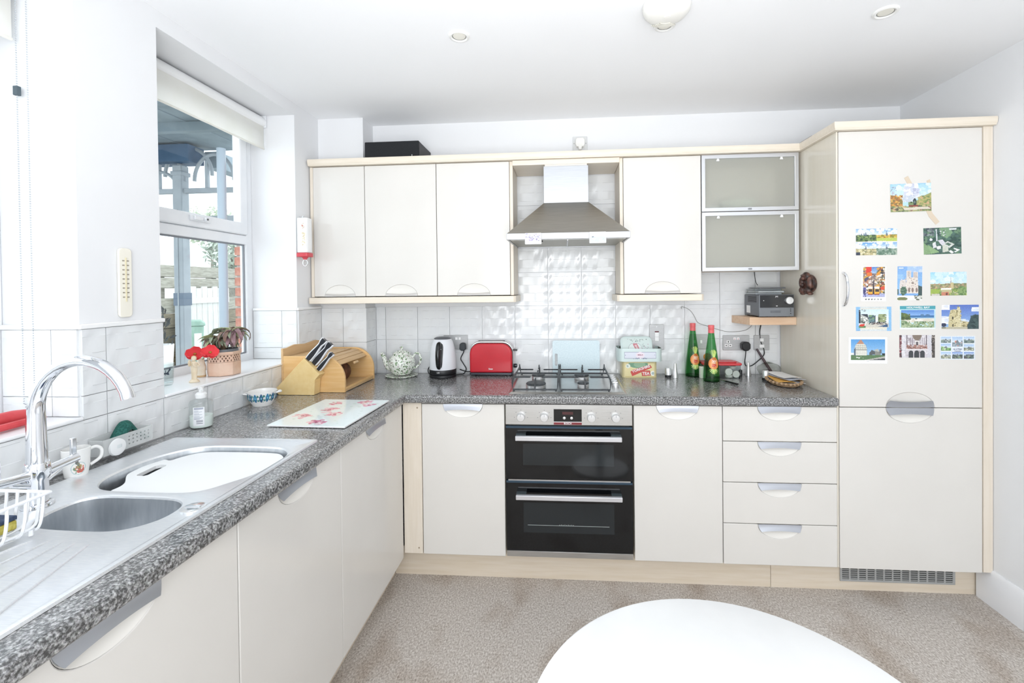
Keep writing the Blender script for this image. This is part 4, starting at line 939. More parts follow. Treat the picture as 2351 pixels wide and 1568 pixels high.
cv = CV(100, 26, 'D2E1DF').rect(.03, .2, .97, .82, '8C93A8').rect(.037, .24, .963, .78, 'DADDE8').ell(.5, .5, .13, .30, 'E9DDE6').blobs(.40, .42, .60, .52, ['8E4B5E', 'A9677A'], 20, .012).blobs(.3, .74, .7, .86, ['6B7390', '8990A6'], 26, .012).blobs(.92, .4, .95, .6, ['8C93A8'], 4, .01).rect(.05, .46, .07, .54, '8C93A8')
link('front_print', print_mesh('front_print', cv, lambda u, v: ((u-.5)*.183, -.0682, .006+.060*v), m=M_TINPRINT), t)
obj('inside_lining', MB().box(-.115, .115, .0655, .0662, .004, .071).box(-.1185, -.1178, -.04, .04, .004, .071).box(.1178, .1185, -.04, .04, .004, .071), mat('dark_gold_tin', '4A4330', .35, .5), t, local=True)
lid = obj('lid', MB().prism(rr(-.088, .088, 0, .128, .028, 5), 'z', 0, .012).xf(Matrix.Translation((-.012, -.040, .014)) @ Matrix.Rotation(math.radians(62), 4, 'X')), M_DUCK, t, .003, local=True)
cv = CV(70, 52, 'D5E3E0').ell(.45, .6, .26, .34, 'B7C3C4').ell(.45, .6, .24, .31, 'DDE7E4').poly([(.36, .32), (.52, .3), (.60, .6), (.58, .82), (.42, .86), (.44, .6)], 'C9808A').poly([(.42, .40), (.50, .38), (.55, .6), (.53, .78), (.46, .80), (.49, .6)], 'E4C9CB').blobs(.1, .03, .9, .22, ['7F928F', 'A8B7B3', 'C6D4D0'], 22, .025).blobs(.62, .3, .95, .9, ['9DA4A6', 'B9C6C4', 'C9B9C6'], 26, .03)
Ml = Matrix.Translation((-.012, -.040, .014)) @ Matrix.Rotation(math.radians(62), 4, 'X')
link('lid_print', print_mesh('lid_print', cv, lambda u, v: tuple(Ml @ Vector(((u-.5)*.15, .012+.104*v, .0124))), m=M_TINPRINT), lid)

# ---- shakers
def shaker_cap(x, y, lab):
    t = thing('pepper_grinder', lab, 'shaker', (x, y, Z0), 0, 'short steel shakers with black bases')
    obj('base', MB().lathe([(.0001, 0), (.0175, 0), (.0175, .013), (.0001, .0131)], seg=24), M_BLACK, t, local=True)
    obj('body', MB().lathe([(.0165, .0135), (.0165, .045), (.014, .051), (.0001, .0525)], seg=24), MATS['chrome_satin'], t, local=True)
def shaker_cone(x, y, h, lab): solo('salt_shaker', MB().lathe([(.0001, 0), (.0155, 0), (.0155, .004), (.012, .03), (.0075, h-.02), (.0065, h-.004), (.004, h), (.0001, h+.0005)], seg=24), MATS['chrome_satin'], lab, 'shaker', (x, y, Z0), 0, 'tall conical steel shakers')
shaker_cap(1.2555, .438, 'short steel shaker with a black base beside the tea tin')
shaker_cone(1.291, .427, .081, 'tall conical steel shaker between the tea tin and the green bottles')
shaker_cone(1.705, .490, .076, 'tall conical steel shaker in front of the black plug cord')
shaker_cap(1.746, .366, 'short steel shaker with a black base beside the paper basket')

# ---- green bottles
def bottle(x, y, rz, lab):
    t = thing('cordial_bottle', lab, 'bottle', (x, y, Z0), rz, 'green cordial bottles with red caps')
    gl = MATS.get('green_glass') or glassy('green_glass', '8CCB97', .1)
    prof = [(.0001, .004), (.036, .004), (.0405, .001), (.0415, .008), (.0405, .035), (.037, .085), (.029, .15), (.021, .205), (.0165, .240), (.0148, .256)]
    obj('glass', MB().lathe(prof, seg=40), gl, t, local=True, ang=60)
    obj('heel', MB().lathe([(.0001, .0042), (.0355, .0042), (.0365, .010), (.0001, .0101)], seg=32), mat('dark_green_glass', '0E4A24', .15), t, local=True)
    obj('cap', MB().lathe([(.0135, .254), (.0152, .2545), (.0155, .268), (.0148, .2695), (.0148, .2735), (.0155, .275), (.0155, .294), (.0145, .296), (.0001, .2962)], seg=28), mat('coral_red_cap', 'E0686A', .4), t, local=True)
    cv = CV(46, 84, '5FB56C')
    R = lambda z: np.interp(z, [p[1] for p in prof[2:]], [p[0] for p in prof[2:]])
    g = '74BE78'; cv.a[:] = cv.c('4FA85E')
    for k in range(9): a = -.9+k*.22; cv.poly([(.5+.03*math.sin(a), .36), (.5+.42*math.sin(a)-.02, .36-.34*math.cos(a*.8)), (.5+.42*math.sin(a)+.035, .36-.30*math.cos(a*.8)), (.54+.03*math.sin(a), .38)], ['C9DE6A', 'A9D06A', 'DDEB92'][k % 3])
    for k in range(9): a = -1.1+k*.27; cv.poly([(.46, .72), (.5+.40*math.sin(a)-.03, .72+.25*math.cos(a)), (.5+.40*math.sin(a)+.02, .72+.26*math.cos(a)), (.56, .72)], ['CFE07A', 'DCEB9A', 'A8D070'][k % 3])
    cv.ell(.5, .57, .44, .22, 'E28A45').ell(.5, .60, .36, .17, 'EC9E58').ell(.55, .38, .22, .05, 'C4702E').blobs(.32, .42, .78, .58, ['F1ECE6', 'B9A7B4', 'E9DCD8'], 30, .03).rect(.34, .585, .72, .70, 'D9604C').blobs(.36, .60, .70, .69, ['F2D8CC', 'C24B3C'], 16, .025).blobs(.38, .70, .66, .78, ['E9744E', 'D9D070'], 14, .03)
    def lf(u, v): z = .040+.135*v; r = R(z)+.0004; a = -PI/2+(u-.5)*1.75; return (r*math.cos(a), r*math.sin(a), z)
    link('label_print', print_mesh('label_print', cv, lf, m=mk_print('bottle_label', .3) if 'bottle_label' not in MATS else MATS['bottle_label'], skip='4FA85E'), t)
bottle(1.400, .474, .12, 'green glass cordial bottle with red cap, the further of the pair')
bottle(1.458, .338, .05, 'green glass cordial bottle with red cap, the nearer of the pair')

# ---- plastic tub with red lid
t = thing('storage_tub', 'clear plastic tub with a red clip lid full of tea lights, behind the bottles', 'tub', (1.54, .452, Z0))
b = tin_body(t, .195, .105, .070, .02, M_CLEAR)
L_ = MB().prism(rr(-.102, .102, -.057, .057, .02, 4), 'z', .0705, .0835); obj('lid', L_, mat('coral_lid', 'D8494F', .35), t, .004, local=True)
obj('lid_dome', MB().prism(rr(-.08, .08, -.04, .04, .02, 4), 'z', .0835, .089), MATS['coral_lid'], t, .003, local=True)
for x, y, z, q, lab in ((.03, -.043, .037, 1, 'white tea light facing out behind the front wall of the red-lidded tub, left of two'), (.073, -.03, .022, 1, 'white tea light facing out at the right front corner of the red-lidded tub'), (.04, -.02, .008, 0, 'white tea light lying flat on the floor of the red-lidded tub'), (.07, .012, .05, 0, 'white tea light lying on top near the right end of the red-lidded tub')):
    m = MB().lathe([(.0001, 0), (.018, 0), (.019, .002), (.019, .014), (.0001, .0142)], seg=20)
    c = solo('tea_light', m, mat('tea_light_wax', 'EDEBE2', .5), lab, 'candle', (1.54+x, .452+y+(.007 if q else 0), Z0+z-(.005 if not q else 0)), 0, 'tea lights in the red-lidded tub'); c.rotation_euler = (PI/2 if q else 0, 0, 0)
solo('snack_packet', MB().box(-.035, .035, -.004, .004, 0, .05), noisy('orange_wrapper', 'E0B98C', 'E8D9B4', 40, .4), 'orange and cream packet standing inside the tub', 'packet', (1.50, .44, Z0+.004), .1, bev=.003)
solo('small_box', MB().box(-.014, .014, -.012, .012, 0, .062), mat('white_yellow_box', 'F0EEE6', .5), 'small white box between the two green bottles', 'box', (1.437, .425, Z0), .1, bev=.001)
solo('satsuma', MB().lathe([(.0001, .0), (.012, .0015), (.0215, .012), (.023, .021), (.0215, .030), (.012, .039), (.003, .041), (.0001, .039)], seg=20), noisy('orange_peel', 'D98A3C', 'E29A4E', 300, .5, bump=.3), 'small orange on the red tub lid, beside the nearer bottle', 'fruit', (1.475, .455, Z0+.0893))
t = thing('craft_knife', 'thin craft knife with a black handle lying in front of the tub', 'knife', (1.53, .29, Z0))
obj('handle', MB().tube([(1.522, .31, Z0+.005), (1.556, .238, Z0+.005)], [.0045, .005], 10), M_BLACK, t); obj('blade', MB().tube([(1.500, .357, Z0+.004), (1.5215, .311, Z0+.005)], [.0015, .004], 8), M_CHROME, t)
solo('battery', MB().lathe([(.0001, 0), (.009, 0), (.009, .034), (.004, .034), (.004, .037), (.0001, .037)], seg=16), M_BLACK, 'small black cylinder standing to the right of the red-lidded tub', 'battery', (1.658, .475, Z0))

# ---- switches and sockets
def plate(name, label, x0, x1, z0, z1, cat, m=M_PLATE, group=None):
    t = thing(name, label, cat, ((x0+x1)/2, .5375, (z0+z1)/2), 0, group)
    obj('plate', MB().prism(rr(x0, x1, z0, z1, .004, 3), 'y', .5305, .5362), m, t, .0012); return t
def rocker(t, x, z, w=.011, h=.018, m=M_WHITEP): return obj('rocker', MB().box(x-w/2, x+w/2, .5275, .5304, z-h/2, z+h/2), m, t, .0008)
def pins(t, x, z):
    for dx, dz_, w, h in ((0, .010, .005, .009), (-.011, -.011, .008, .0045), (.011, -.011, .008, .0045)):
        p = obj('socket_surround', MB().box(x+dx-.0085, x+dx+.0085, .5292, .5304, z+dz_-.0075, z+dz_+.0075), M_WHITEP, t)
        obj('pin_hole', MB().box(x+dx-w/2, x+dx+w/2, .5287, .5291, z+dz_-h/2, z+dz_+h/2), M_DARK, p)
t = plate('cooker_switch', 'tall steel cooker switch with a red neon window above the tea tin', 1.172, 1.255, 1.052, 1.196, 'switch')
obj('neon', MB().box(1.2025, 1.2255, .5285, .5304, 1.151, 1.158), mat('dark_red_neon', '6A3036', .3), t); rocker(t, 1.214, 1.138, .022, .0245); rocker(t, 1.214, 1.1125, .022, .0245)
for z in (1.066, 1.182): obj('screw', MB().lathe([(.002, .5304), (.0018, .5297), (.0001, .5296)], (1.214, 0, z), 8, 'y'), M_CHROME, t)
t = plate('light_switch', 'steel double light switch partly hidden behind the two green bottles', 1.398, 1.500, 1.054, 1.139, 'switch'); rocker(t, 1.425, 1.097); rocker(t, 1.462, 1.097)
t = plate('wall_socket', 'steel double socket with a black plug, under the radio shelf', 1.583, 1.729, 1.048, 1.133, 'socket', group='steel double sockets'); pins(t, 1.612, 1.086)
for x in (1.647, 1.666): rocker(t, x, 1.114, .015, .014); obj('red_mark', MB().box(x-.002, x+.002, .5271, .5275, 1.110, 1.114), R_INK, t)
t = plate('wall_socket', 'steel double socket behind the kettle with a charcoal plug in it', -.032, .113, 1.053, 1.139, 'socket', group='steel double sockets'); pins(t, .0, 1.092); rocker(t, .046, 1.118, .014, .015); rocker(t, .066, 1.118, .014, .015)
t = plate('aerial_socket', 'small steel socket plate with two white outlets right of the double socket', 1.753, 1.838, 1.048, 1.133, 'socket')
obj('outlet', MB().box(1.786, 1.806, .5275, .5304, 1.097, 1.115), M_WHITEP, t, .001); obj('outlet', MB().box(1.783, 1.809, .5275, .5304, 1.062, 1.080), M_WHITEP, t, .001)
t = thing('wall_socket', 'white single wall socket with a white plug above the cornice over the hood', 'socket', (.786, .545, 2.244))
obj('plate', MB().prism(rr(.744, .828, 2.202, 2.288, .004, 3), 'y', .535, .5446), mat('socket_white', 'D9DADA', .4), t, .002)
obj('plug', MB().prism([(.766, 2.222), (.776, 2.222), (.778, 2.205), (.794, 2.205), (.796, 2.222), (.806, 2.222), (.812, 2.235), (.812, 2.262), (.803, 2.273), (.769, 2.273), (.760, 2.262), (.760, 2.235)], 'y', .505, .5348), mat('plug_white', 'EFEEEA', .4), t, .003)
for x in (.752, .820): obj('screw', MB().lathe([(.0025, .535), (.002, .5343), (.0001, .5342)], (x, 0, 2.248), 8, 'y'), mat('dull_screw', '8E8E8A', .5, .6), t)

# ---- radio shelf with the stereo and discs
wsolo('radio_shelf', MB().prism([(1.634, .537), (1.8995, .537), (1.8995, .355), (1.662, .355)], 'z', 1.205, 1.246), noisy('pinkish_beech', 'DCB999', 'E3C5A8', 6, .45, stretch=(1, 10, 10)), 'floating pinkish beech corner shelf carrying the mini stereo', 'shelf', bev=.001)
SZ = 1.2465
t = thing('mini_stereo', 'dark grey mini hi-fi with a silver volume dial on the corner shelf', 'stereo', (1.789, .458, SZ))
SM = mat('stereo_grey', '63666C', .4, .2)
obj('case', MB().box(-.0865, .0865, -.118, .072, .005, .118), SM, t, .003, local=True)
fp = obj('front_panel', MB().box(-.0875, .0875, -.126, -.1185, .004, .119), mat('front_grey', '7C8085', .35, .4), t, .002, local=True)
sd = obj('display', MB().box(-.084, .084, -.1285, -.1262, .051, .116), mat('stereo_black', '1B1D20', .12), fp, local=True)
d = obj('volume_dial', MB().lathe([(.0195, -.1287), (.0195, -.138), (.018, -.141), (.0001, -.1415)], (.060, 0, .088), 28, 'y'), MATS['chrome_satin'], fp, local=True)
text('lettering', 'JVC', .009, W_INK, sd, at(.0, -.1288, .108), bold=.0002)
obj('disc_mark', MB().box(-.004, .004, -.1290, -.1286, .058, .061), W_INK, sd, local=True); obj('standby_light', MB().box(-.068, -.064, -.1290, -.1286, .086, .089), W_INK, sd, local=True)
obj('key_row', MB().plate([-.03, -.012, .004, .02], [.024, .036], lambda a, b: True, lambda a, b, q: (a, -.1265-.0012*q, b)), mat('key_grey', '686C72', .4), fp, .0006, local=True)
for z in (.020, .033, .043): obj('jack', MB().lathe([(.0025, -.1262), (.0025, -.1272), (.0001, -.1273)], (.070, 0, z), 10, 'y'), M_BLACK, fp, local=True)
obj('rating_label', MB().box(-.0875, -.0869, -.01, .04, .018, .058), M_WHITEP, t, local=True)
vn = MB()
for k in range(7): vn.box(-.0874, -.0868, -.09, .02, .078+.005*k, .0805+.005*k)
obj('side_vents', vn, M_DARK, t, local=True, kind='stuff')
for x in (-.07, .07):
    for y in (-.085, .055): obj('foot', MB().lathe([(.008, 0), (.008, .005)], (x, y, 0), 10), M_BLACK, t, local=True)
zc = SZ+.1185
for k, (dx, dy, rz, lab) in enumerate([(-.018, .02, .0, 'clear compact disc case at the bottom of the stack on the stereo'), (-.012, .01, .06, 'compact disc case second from the bottom of the stack on the stereo'), (-.016, .025, -.05, 'compact disc case second from the top of the stack on the stereo'), (-.01, .0, .03, 'compact disc case on top of the stack on the stereo')]):
    t = thing('disc_case', lab, 'disc case', (1.787+dx, .42+dy, zc), rz, 'compact disc cases stacked on the stereo')
    obj('case', MB().box(-.071, .071, -.062, .062, 0, .0098), M_CLEAR, t, .001, local=True); obj('spine_card', MB().box(-.066, .068, -.0595, .0605, .0015, .0082), mat('disc_card%d' % k, ['B9BCC0', 'D9DADC', '8E9196', '6E6B70'][k], .4), t, local=True)
    zc += .0100

# ---- cords hanging on the tiles
tag(wsolo('aerial_wire', MB().tube(catmull([(1.352, .526, 1.285), (1.358, .534, 1.297), (1.40, .535, 1.278), (1.425, .535, 1.245), (1.447, .535, 1.205), (1.50, .535, 1.185), (1.56, .535, 1.165), (1.62, .535, 1.152), (1.70, .535, 1.158), (1.735, .53, 1.180), (1.745, .525, 1.2045)], 5, False), .0013, 6), mat('grey_flex', '8C8C88', .5), 'x', 'x'), 'thin grey aerial wire looping across the tiles behind the bottles', 'wire')
t = thing('power_plug', 'black mains plug in the double socket with its lead up to the stereo', 'plug', (1.70, .53, 1.08))
obj('plug_body', MB().prism([(1.676, 1.058), (1.688, 1.048), (1.708, 1.048), (1.722, 1.060), (1.722, 1.085), (1.712, 1.098), (1.686, 1.098), (1.674, 1.085)], 'y', .492, .5285), M_BLACK, t, .005)
obj('flex', MB().tube(catmull([(1.699, .505, 1.048), (1.698, .508, 1.02), (1.697, .515, .985), (1.705, .52, .962), (1.735, .52, .962), (1.775, .525, .99), (1.806, .53, 1.02), (1.808, .531, 1.05), (1.79, .531, 1.10), (1.786, .532, 1.15), (1.788, .525, 1.185), (1.79, .52, 1.2045)], 5, False), .0028, 8), M_BLACK, t)
t = thing('gas_lighter', 'long dark brown gas lighter leaning in the corner against the tiles', 'lighter', (1.80, .5, Z0))
obj('wand', MB().tube([(1.765, .522, 1.056), (1.792, .512, 1.005)], [.0055, .0065], 12), mat('dark_brown_gloss', '43323A', .3), t); obj('handle', MB().tube([(1.792, .512, 1.005), (1.83, .497, .935), (1.838, .494, .918)], [.0068, .008, .007], 12), mat('brown_handle', '4E3A3E', .4), t)
tag(wsolo('cabinet_cable', MB().tube(catmull([(1.745, .50, 1.489), (1.748, .50, 1.46), (1.752, .495, 1.43), (1.757, .485, 1.415)], 4, False), .002, 6), M_BLACK, 'x', 'x'), 'short black cable dropping from the glass cabinet to the discs', 'cable')

# ---- basket of papers, plastic bag
t = thing('paper_basket', 'flat oval wicker basket piled with letters and an orange leaflet', 'basket', (1.80, .285, Z0))
M_WICK = noisy('wicker', '9B7F5E', 'B4977A', 60, .7, bump=.4)
def ov(r, a): return (.078*r*math.cos(a)+.016*math.sin(a)*r, .128*r*math.sin(a))
st = [(.80, .002), (.86, .003), (.95, .014), (1.0, .020)]; n = 40; m = MB()
m.v = [(*ov(r, 2*PI*k/n), z) for r, z in st for k in range(n)]+[(*ov(r-.03, 2*PI*k/n), z+.003) for r, z in reversed(st) for k in range(n)]
K = 2*len(st); m.f = [(i*n+k, i*n+(k+1) % n, (i+1)*n+(k+1) % n, (i+1)*n+k) for i in range(K-1) for k in range(n)]+[tuple(range(n-1, -1, -1)), tuple((K-1)*n+k for k in range(n))]
obj('tray', m, M_WICK, t, local=True)
for k in range(26):
    a = 2*PI*k/26; x, y = ov(.985, a); m = MB().ball((x, y, .019), (.0085, .0085, .0075), 8, 5); obj('wicker_loop', m, M_WICK, t, local=True)
def sheet(name, lab, x, y, z, w, d, rz, col, curl, cat='paper', grp='papers in the wicker basket'):
    def q(u, v): return ((u-.5)*w, (v-.5)*d, curl*(abs(2*v-1)**2.5)*.5+.5*curl*math.sin(3*u+v)+.002)
    g = MB().grid(12, 14, q); n = len(g.v); g.v += [(a, b, c+.001) for a, b, c in g.v]; g.f += [tuple(n+i for i in reversed(f)) for f in list(g.f)]
    rim = list(range(12))+[j*12+11 for j in range(1, 14)]+list(range(13*12+10, 13*12-1, -1))+[j*12 for j in range(12, 0, -1)]
    g.f += [(rim[i], rim[(i+1) % len(rim)], n+rim[(i+1) % len(rim)], n+rim[i]) for i in range(len(rim))]
    o = solo(name, g, mat('paper_'+col, col, .6), lab, cat, (1.80+x, .285+y, Z0+z), rz, grp); return o
sheet('letter', 'white envelope at the bottom of the papers in the basket', .008, .01, .012, .10, .19, .15, 'E8E9EE', .003)
sheet('leaflet', 'orange folded leaflet poking out of the papers in the basket', -.015, -.005, .018, .085, .18, -.1, 'E9B45C', .007)
sheet('letter', 'bluish letter near the top of the papers in the basket', .016, .012, .026, .09, .17, .25, 'DDE2EE', .006)
sheet('letter', 'white letter on top of the papers in the basket', .008, .02, .036, .09, .165, .12, 'F3F3F2', .005)
bg_ = MB().grid(28, 14, lambda u, v: (lambda a, b, k: (.062*k*math.cos(b)*math.cos(a), .03*k*math.cos(b)*math.sin(a), .036+.036*k*math.sin(b)))(2*PI*u, -PI/2+PI*v, 1+.13*math.sin(9*u*PI+5*v)*math.sin(8*v)+.06*math.sin(23*u)), True)
wsolo('plastic_bag', bg_.xf(Matrix.Translation((1.815, .493, Z0))), glassy('thin_polythene', 'ECEDEB', .2, .2), 'crumpled clear plastic bag in the corner behind the basket', 'bag')

# ================================================================== POSTCARDS ON THE FRIDGE DOOR
def card(name, label, x0, z0, w, h, cv, tilt=0., cat='postcard', off=0.):
    me = print_mesh(name, cv, lambda u, v: ((u-.5)*w, -.0006-.0022*abs(2*u-1)**3*CURL, (v-.5)*h), lambda u, v: ((u-.5)*w, -.0001, (v-.5)*h))
    o = link(name, me, None, (x0+w/2, -.0001-off, z0+h/2)); o.rotation_euler = (0, tilt, 0)
    return tag(o, label, cat, 'postcards on the fridge door')
CURL = 0.
FOL = ['5F7A4A', '7C9460', '4A6048', '8FA06A', '39503F']
# steam train in autumn hills
c = CV(96, 70, 'B9DDF2').grad(0, 0, 1, .55, '9CCBEA', 'DCEAF2').blobs(0, 0, 1, .4, ['C9E4F4', 'AFD4EE', 'DDEDF6'], 40, .07)
c.poly([(0, .38), (.12, .42), (.3, .6), (.3, 1), (0, 1)], 'C79A58').blobs(0, .40, .30, .85, ['D9A650', 'C48A4A', 'E2B96A', '9E7048', '8A7A4E'], 90, .035).poly([(1, .34), (.8, .46), (.62, .64), (.62, .9), (1, .9)], '9EA36A').blobs(.65, .45, 1, .9, ['B7AE72', '8D9C5E', 'C9A982', '7C8E58'], 80, .035)
c.blobs(.38, .02, .64, .42, ['E9ECF3', 'D9DDE9', 'F3F4F7', 'C4C7D8', 'CDD2E2'], 90, .07, False).blobs(.56, .2, .70, .42, ['B1B5CC', 'BFC4D8', 'D3D7E4'], 20, .04, False).blobs(.3, .45, .62, .66, ['D9DDE6', 'C4CCD8'], 40, .04)
c.rect(0, .82, 1, 1, '8F9B6C').blobs(0, .78, 1, 1, ['A9A878', '76865A', '5E5F52', 'C7B58A', '8A6A5E'], 110, .04).poly([(.30, .86), (.9, .84), (1, .92), (.35, .95)], 'D9CFC0')
c.ell(.595, .66, .045, .13, '2F3B3E').rect(.565, .60, .63, .78, '333F40').ell(.595, .66, .022, .05, '6F8078').rect(.44, .66, .56, .77, '7F9468').rect(.49, .64, .53, .7, '49583F').rect(.45, .77, .68, .83, '8E4A44').blobs(0, .1, .16, .4, ['9AA3B5', 'B7BCC9'], 24, .02)
card('train_postcard', 'taped steam-train postcard with autumn trees, highest card on the fridge door', 2.126, 1.732, .170, .123, c.grain(.06), -.015, off=.0008)
for P, nm, lb in (([(2.184, 1.880), (2.200, 1.889), (2.222, 1.848), (2.204, 1.842)], 'tape_strip', 'short beige tape strip above the train postcard, left of its other strips'), ([(2.277, 1.866), (2.291, 1.872), (2.296, 1.850), (2.282, 1.846)], 'tape_strip', 'tiny beige tape end above the right corner of the train postcard'), ([(2.270, 1.745), (2.292, 1.748), (2.302, 1.722), (2.331, 1.685), (2.315, 1.672), (2.286, 1.708)], 'tape_strip', 'long beige tape strip hanging below the train postcard')):
    wsolo('tape_strip', MB().prism(P, 'y', -.0009, -.0004), mat('beige_tape', 'D9C9B4', .5), lb, 'tape', 'tape strips round the train postcard')
# four views with the city's name
c = CV(96, 62, 'F2F2F0')
for i, (x, y) in enumerate(((0, 0), (.505, 0), (0, .515), (.505, .515))):
    x1, y1 = x+.495, y+.485; c.grad(x, y, x1, y+.25, ['8FB6DE', '6FA5DA', '5E9AD6', '7FA9D6'][i], 'E6EDF4').blobs(x, y, x1, y+.24, ['F4F6F8', 'DDE7F0'], 16, .05)
    c.rect(x, y+.24, x1, y1, ['6E8A52', 'C7A94E', 'B9AE84', '6F8878'][i]).blobs(x, y+.22, x1, y1, [FOL, ['C9A848', '8E8A3E', 'DDC06A', 'A9783A'], ['CFC79A', 'B5AA7E', '8A8A66', 'E3DDBE'], ['5F7C6A', '8FA596', 'A8B5A6']][i], 60, .03)
    if i == 1: c.rect(x, .36, x1, .485, 'BBC96A')
    c.poly([(x+.24, y+.10), (x+.26, y+.24), (x+.22, y+.24)], '5E6E86').rect(x+.225, y+.18, x+.262, y+.27, '6B7886')
c.poly([(.14, .16), (.16, .26), (.12, .26)], '4F6674').poly([(.2, .14), (.22, .26), (.18, .26)], '4F6674').rect(0, .88, .1, 1, '3E4654')
o = card('glasgow_postcard', 'postcard with four city views and a name across the middle, left of its row', 1.981, 1.543, .173, .117, c.grain(.08))
text('lettering', 'GLASGOW', .0115, W_INK, o, at(0, -.0009, .0), sx=1.35, bold=.0001)
# abbey from the air
c = CV(92, 60, '4E6A5C').blobs(0, 0, 1, 1, ['3F5C52', '56766A', '6B8A6E', '4A6460', '35504A'], 160, .06).poly([(.42, .02), (.7, .02), (.78, .2), (.62, .42), (.46, .3)], '7FA07E').poly([(0, .55), (.35, .95), (0, 1)], '86A47A').poly([(.1, .62), (.42, .92), (.2, .98)], '8FAE80').blobs(0, 0, .3, .3, ['6A7478', '8C9896', '48505A'], 24, .04)
c.poly([(.33, .05), (.36, .05), (.37, .5), (.34, .5)], 'D9DCE2').poly([(.38, .48), (.5, .44), (.62, .66), (.56, .8), (.44, .6)], 'D4D2DA').poly([(.24, .58), (.32, .52), (.34, .74), (.25, .78)], 'DDDDE0').poly([(.34, .7), (.46, .68), (.46, .8), (.36, .82)], 'E8E8EC').poly([(.50, .66), (.64, .62), (.66, .9), (.5, .94)], 'C9CCC0').poly([(.52, .62), (.64, .52), (.82, .64), (.68, .78)], 'D0D3CE').poly([(.57, .62), (.65, .57), (.74, .64), (.67, .70)], '4F6E5C').poly([(.66, .90), (.72, .86), (.80, .95), (.74, .99)], 'F1F3F4').poly([(.8, .78), (.96, .86), (.84, .95), (.80, .92), (.88, .87), (.79, .82)], 'F1F3F4').rect(.69, .04, .88, .10, 'D9DEDE').ell(.2, .44, .04, .05, 'E6ECF6').blobs(.42, .1, .6, .35, ['D5D7DB', '5B6E6A'], 14, .02).blobs(.46, .27, .56, .31, ['F0F2F0'], 5, .012)
card('abbey_postcard', 'dark green aerial postcard of a white abbey in parkland, right side of its row', 2.264, 1.543, .156, .116, c.grain(.08), -.02)
# tram street
c = CV(60, 80, 'F4F4F2').rect(.09, .015, .95, .875, '8C7E7A').grad(.42, .015, .72, .2, '5E86C4', 'A9C2E2').blobs(.09, .015, .42, .85, ['2E3140', 'D9C8C0', '9A6A5A', 'E6E2E0', '5A5670', 'B9866E', 'C9A24E'], 130, .06).blobs(.62, .015, .95, .85, ['3A3F48', 'E0DACD', 'B08A5E', 'D9A24C', '6B6E52', 'F0ECE6', '8A5A4E'], 130, .06).blobs(.3, .2, .72, .7, ['C8B8A8', 'A06E5A', 'E9E4DE', '7E6A66', 'D9BC8A'], 70, .05)
c.poly([(.2, .015), (.42, .015), (.42, .14), (.2, .2)], 'D9453C').rect(.24, .18, .44, .28, 'E07A3C').poly([(.62, .2), (.78, .1), (.74, .24), (.6, .28)], 'E59A3E').rect(.09, .78, .95, .875, 'AEB2D6').blobs(.09, .6, .2, .875, ['6E6AA8', '3E3C66'], 20, .05).poly([(.44, .8), (.5, .3), (.54, .8)], '3A3440')
for x in (.28, .54): c.rect(x, .56, x+.19, .80, 'E6B04A').rect(x, .58, x+.19, .64, 'F2F0EC').rect(x+.02, .65, x+.17, .72, '4A4548').rect(x, .79, x+.19, .815, '8A3A34')
c.poly([(.76, .6), (.92, .56), (.94, .66), (.8, .68)], 'D5533F')
for k, x in enumerate((.2, .32, .44, .55, .68, .80)): c.ell(x, .94, .035, .018, '4E5652' if k < 3 else '9AA09C')
card('tram_postcard', 'tall postcard of a street with two yellow trams above a white strip of symbols', 2.002, 1.338, .106, .155, c.grain(.1), .01)
# cathedral towers
c = CV(58, 80, '7FACE0').grad(0, 0, 1, .75, '86AFE4', '8EBDE6').blobs(.4, 0, 1, .18, ['A9C4EC', 'C4D4F0'], 24, .12).blobs(0, .24, .25, .36, ['9CC2EC'], 8, .1).rect(.05, .035, .24, .06, 'F0F3F8')
c.rect(.37, .13, .56, .8, 'DDD4CC').rect(.63, .16, .82, .8, 'DCD2CA').rect(.40, .32, .82, .8, 'E2D9D0').poly([(.1, .42), (.34, .38), (.40, .8), (.08, .8)], 'DAD2CC').poly([(.36, .5), (.84, .5), (.90, .8), (.34, .8)], 'E3D9D0').blobs(.12, .3, .86, .78, ['CDBFB6', 'B9A89E', 'EDE6E0', 'A8968E'], 90, .022)
for x, y, r in ((.44, .2, .02), (.50, .2, .02), (.68, .23, .02), (.75, .23, .02)): c.rect(x-r, y-.05, x+r, y+.1, 'C4B8B2')
c.ell(.62, .49, .055, .035, '9C8E86')
for x in (.48, .62, .78): c.ell(x, .70, .045, .07, '8E7C74')
c.ell(.26, .72, .13, .12, '54705E').blobs(.12, .6, .38, .86, ['4A6656', '6E8A74'], 26, .045).poly([(.84, .56), (1, .6), (1, 1), (.84, .85)], '46595A').rect(0, .86, 1, 1, 'EDEFEC').ell(.2, .96, .22, .05, '7A8058').blobs(.68, .86, 1, 1, ['5E6456', 'C9CCC4'], 20, .05).rect(0, .68, .06, .84, '5A6E68')
card('cathedral_postcard', 'tall postcard of a twin-towered pale cathedral against blue sky', 2.155, 1.342, .103, .149, c.grain(.05), .01)
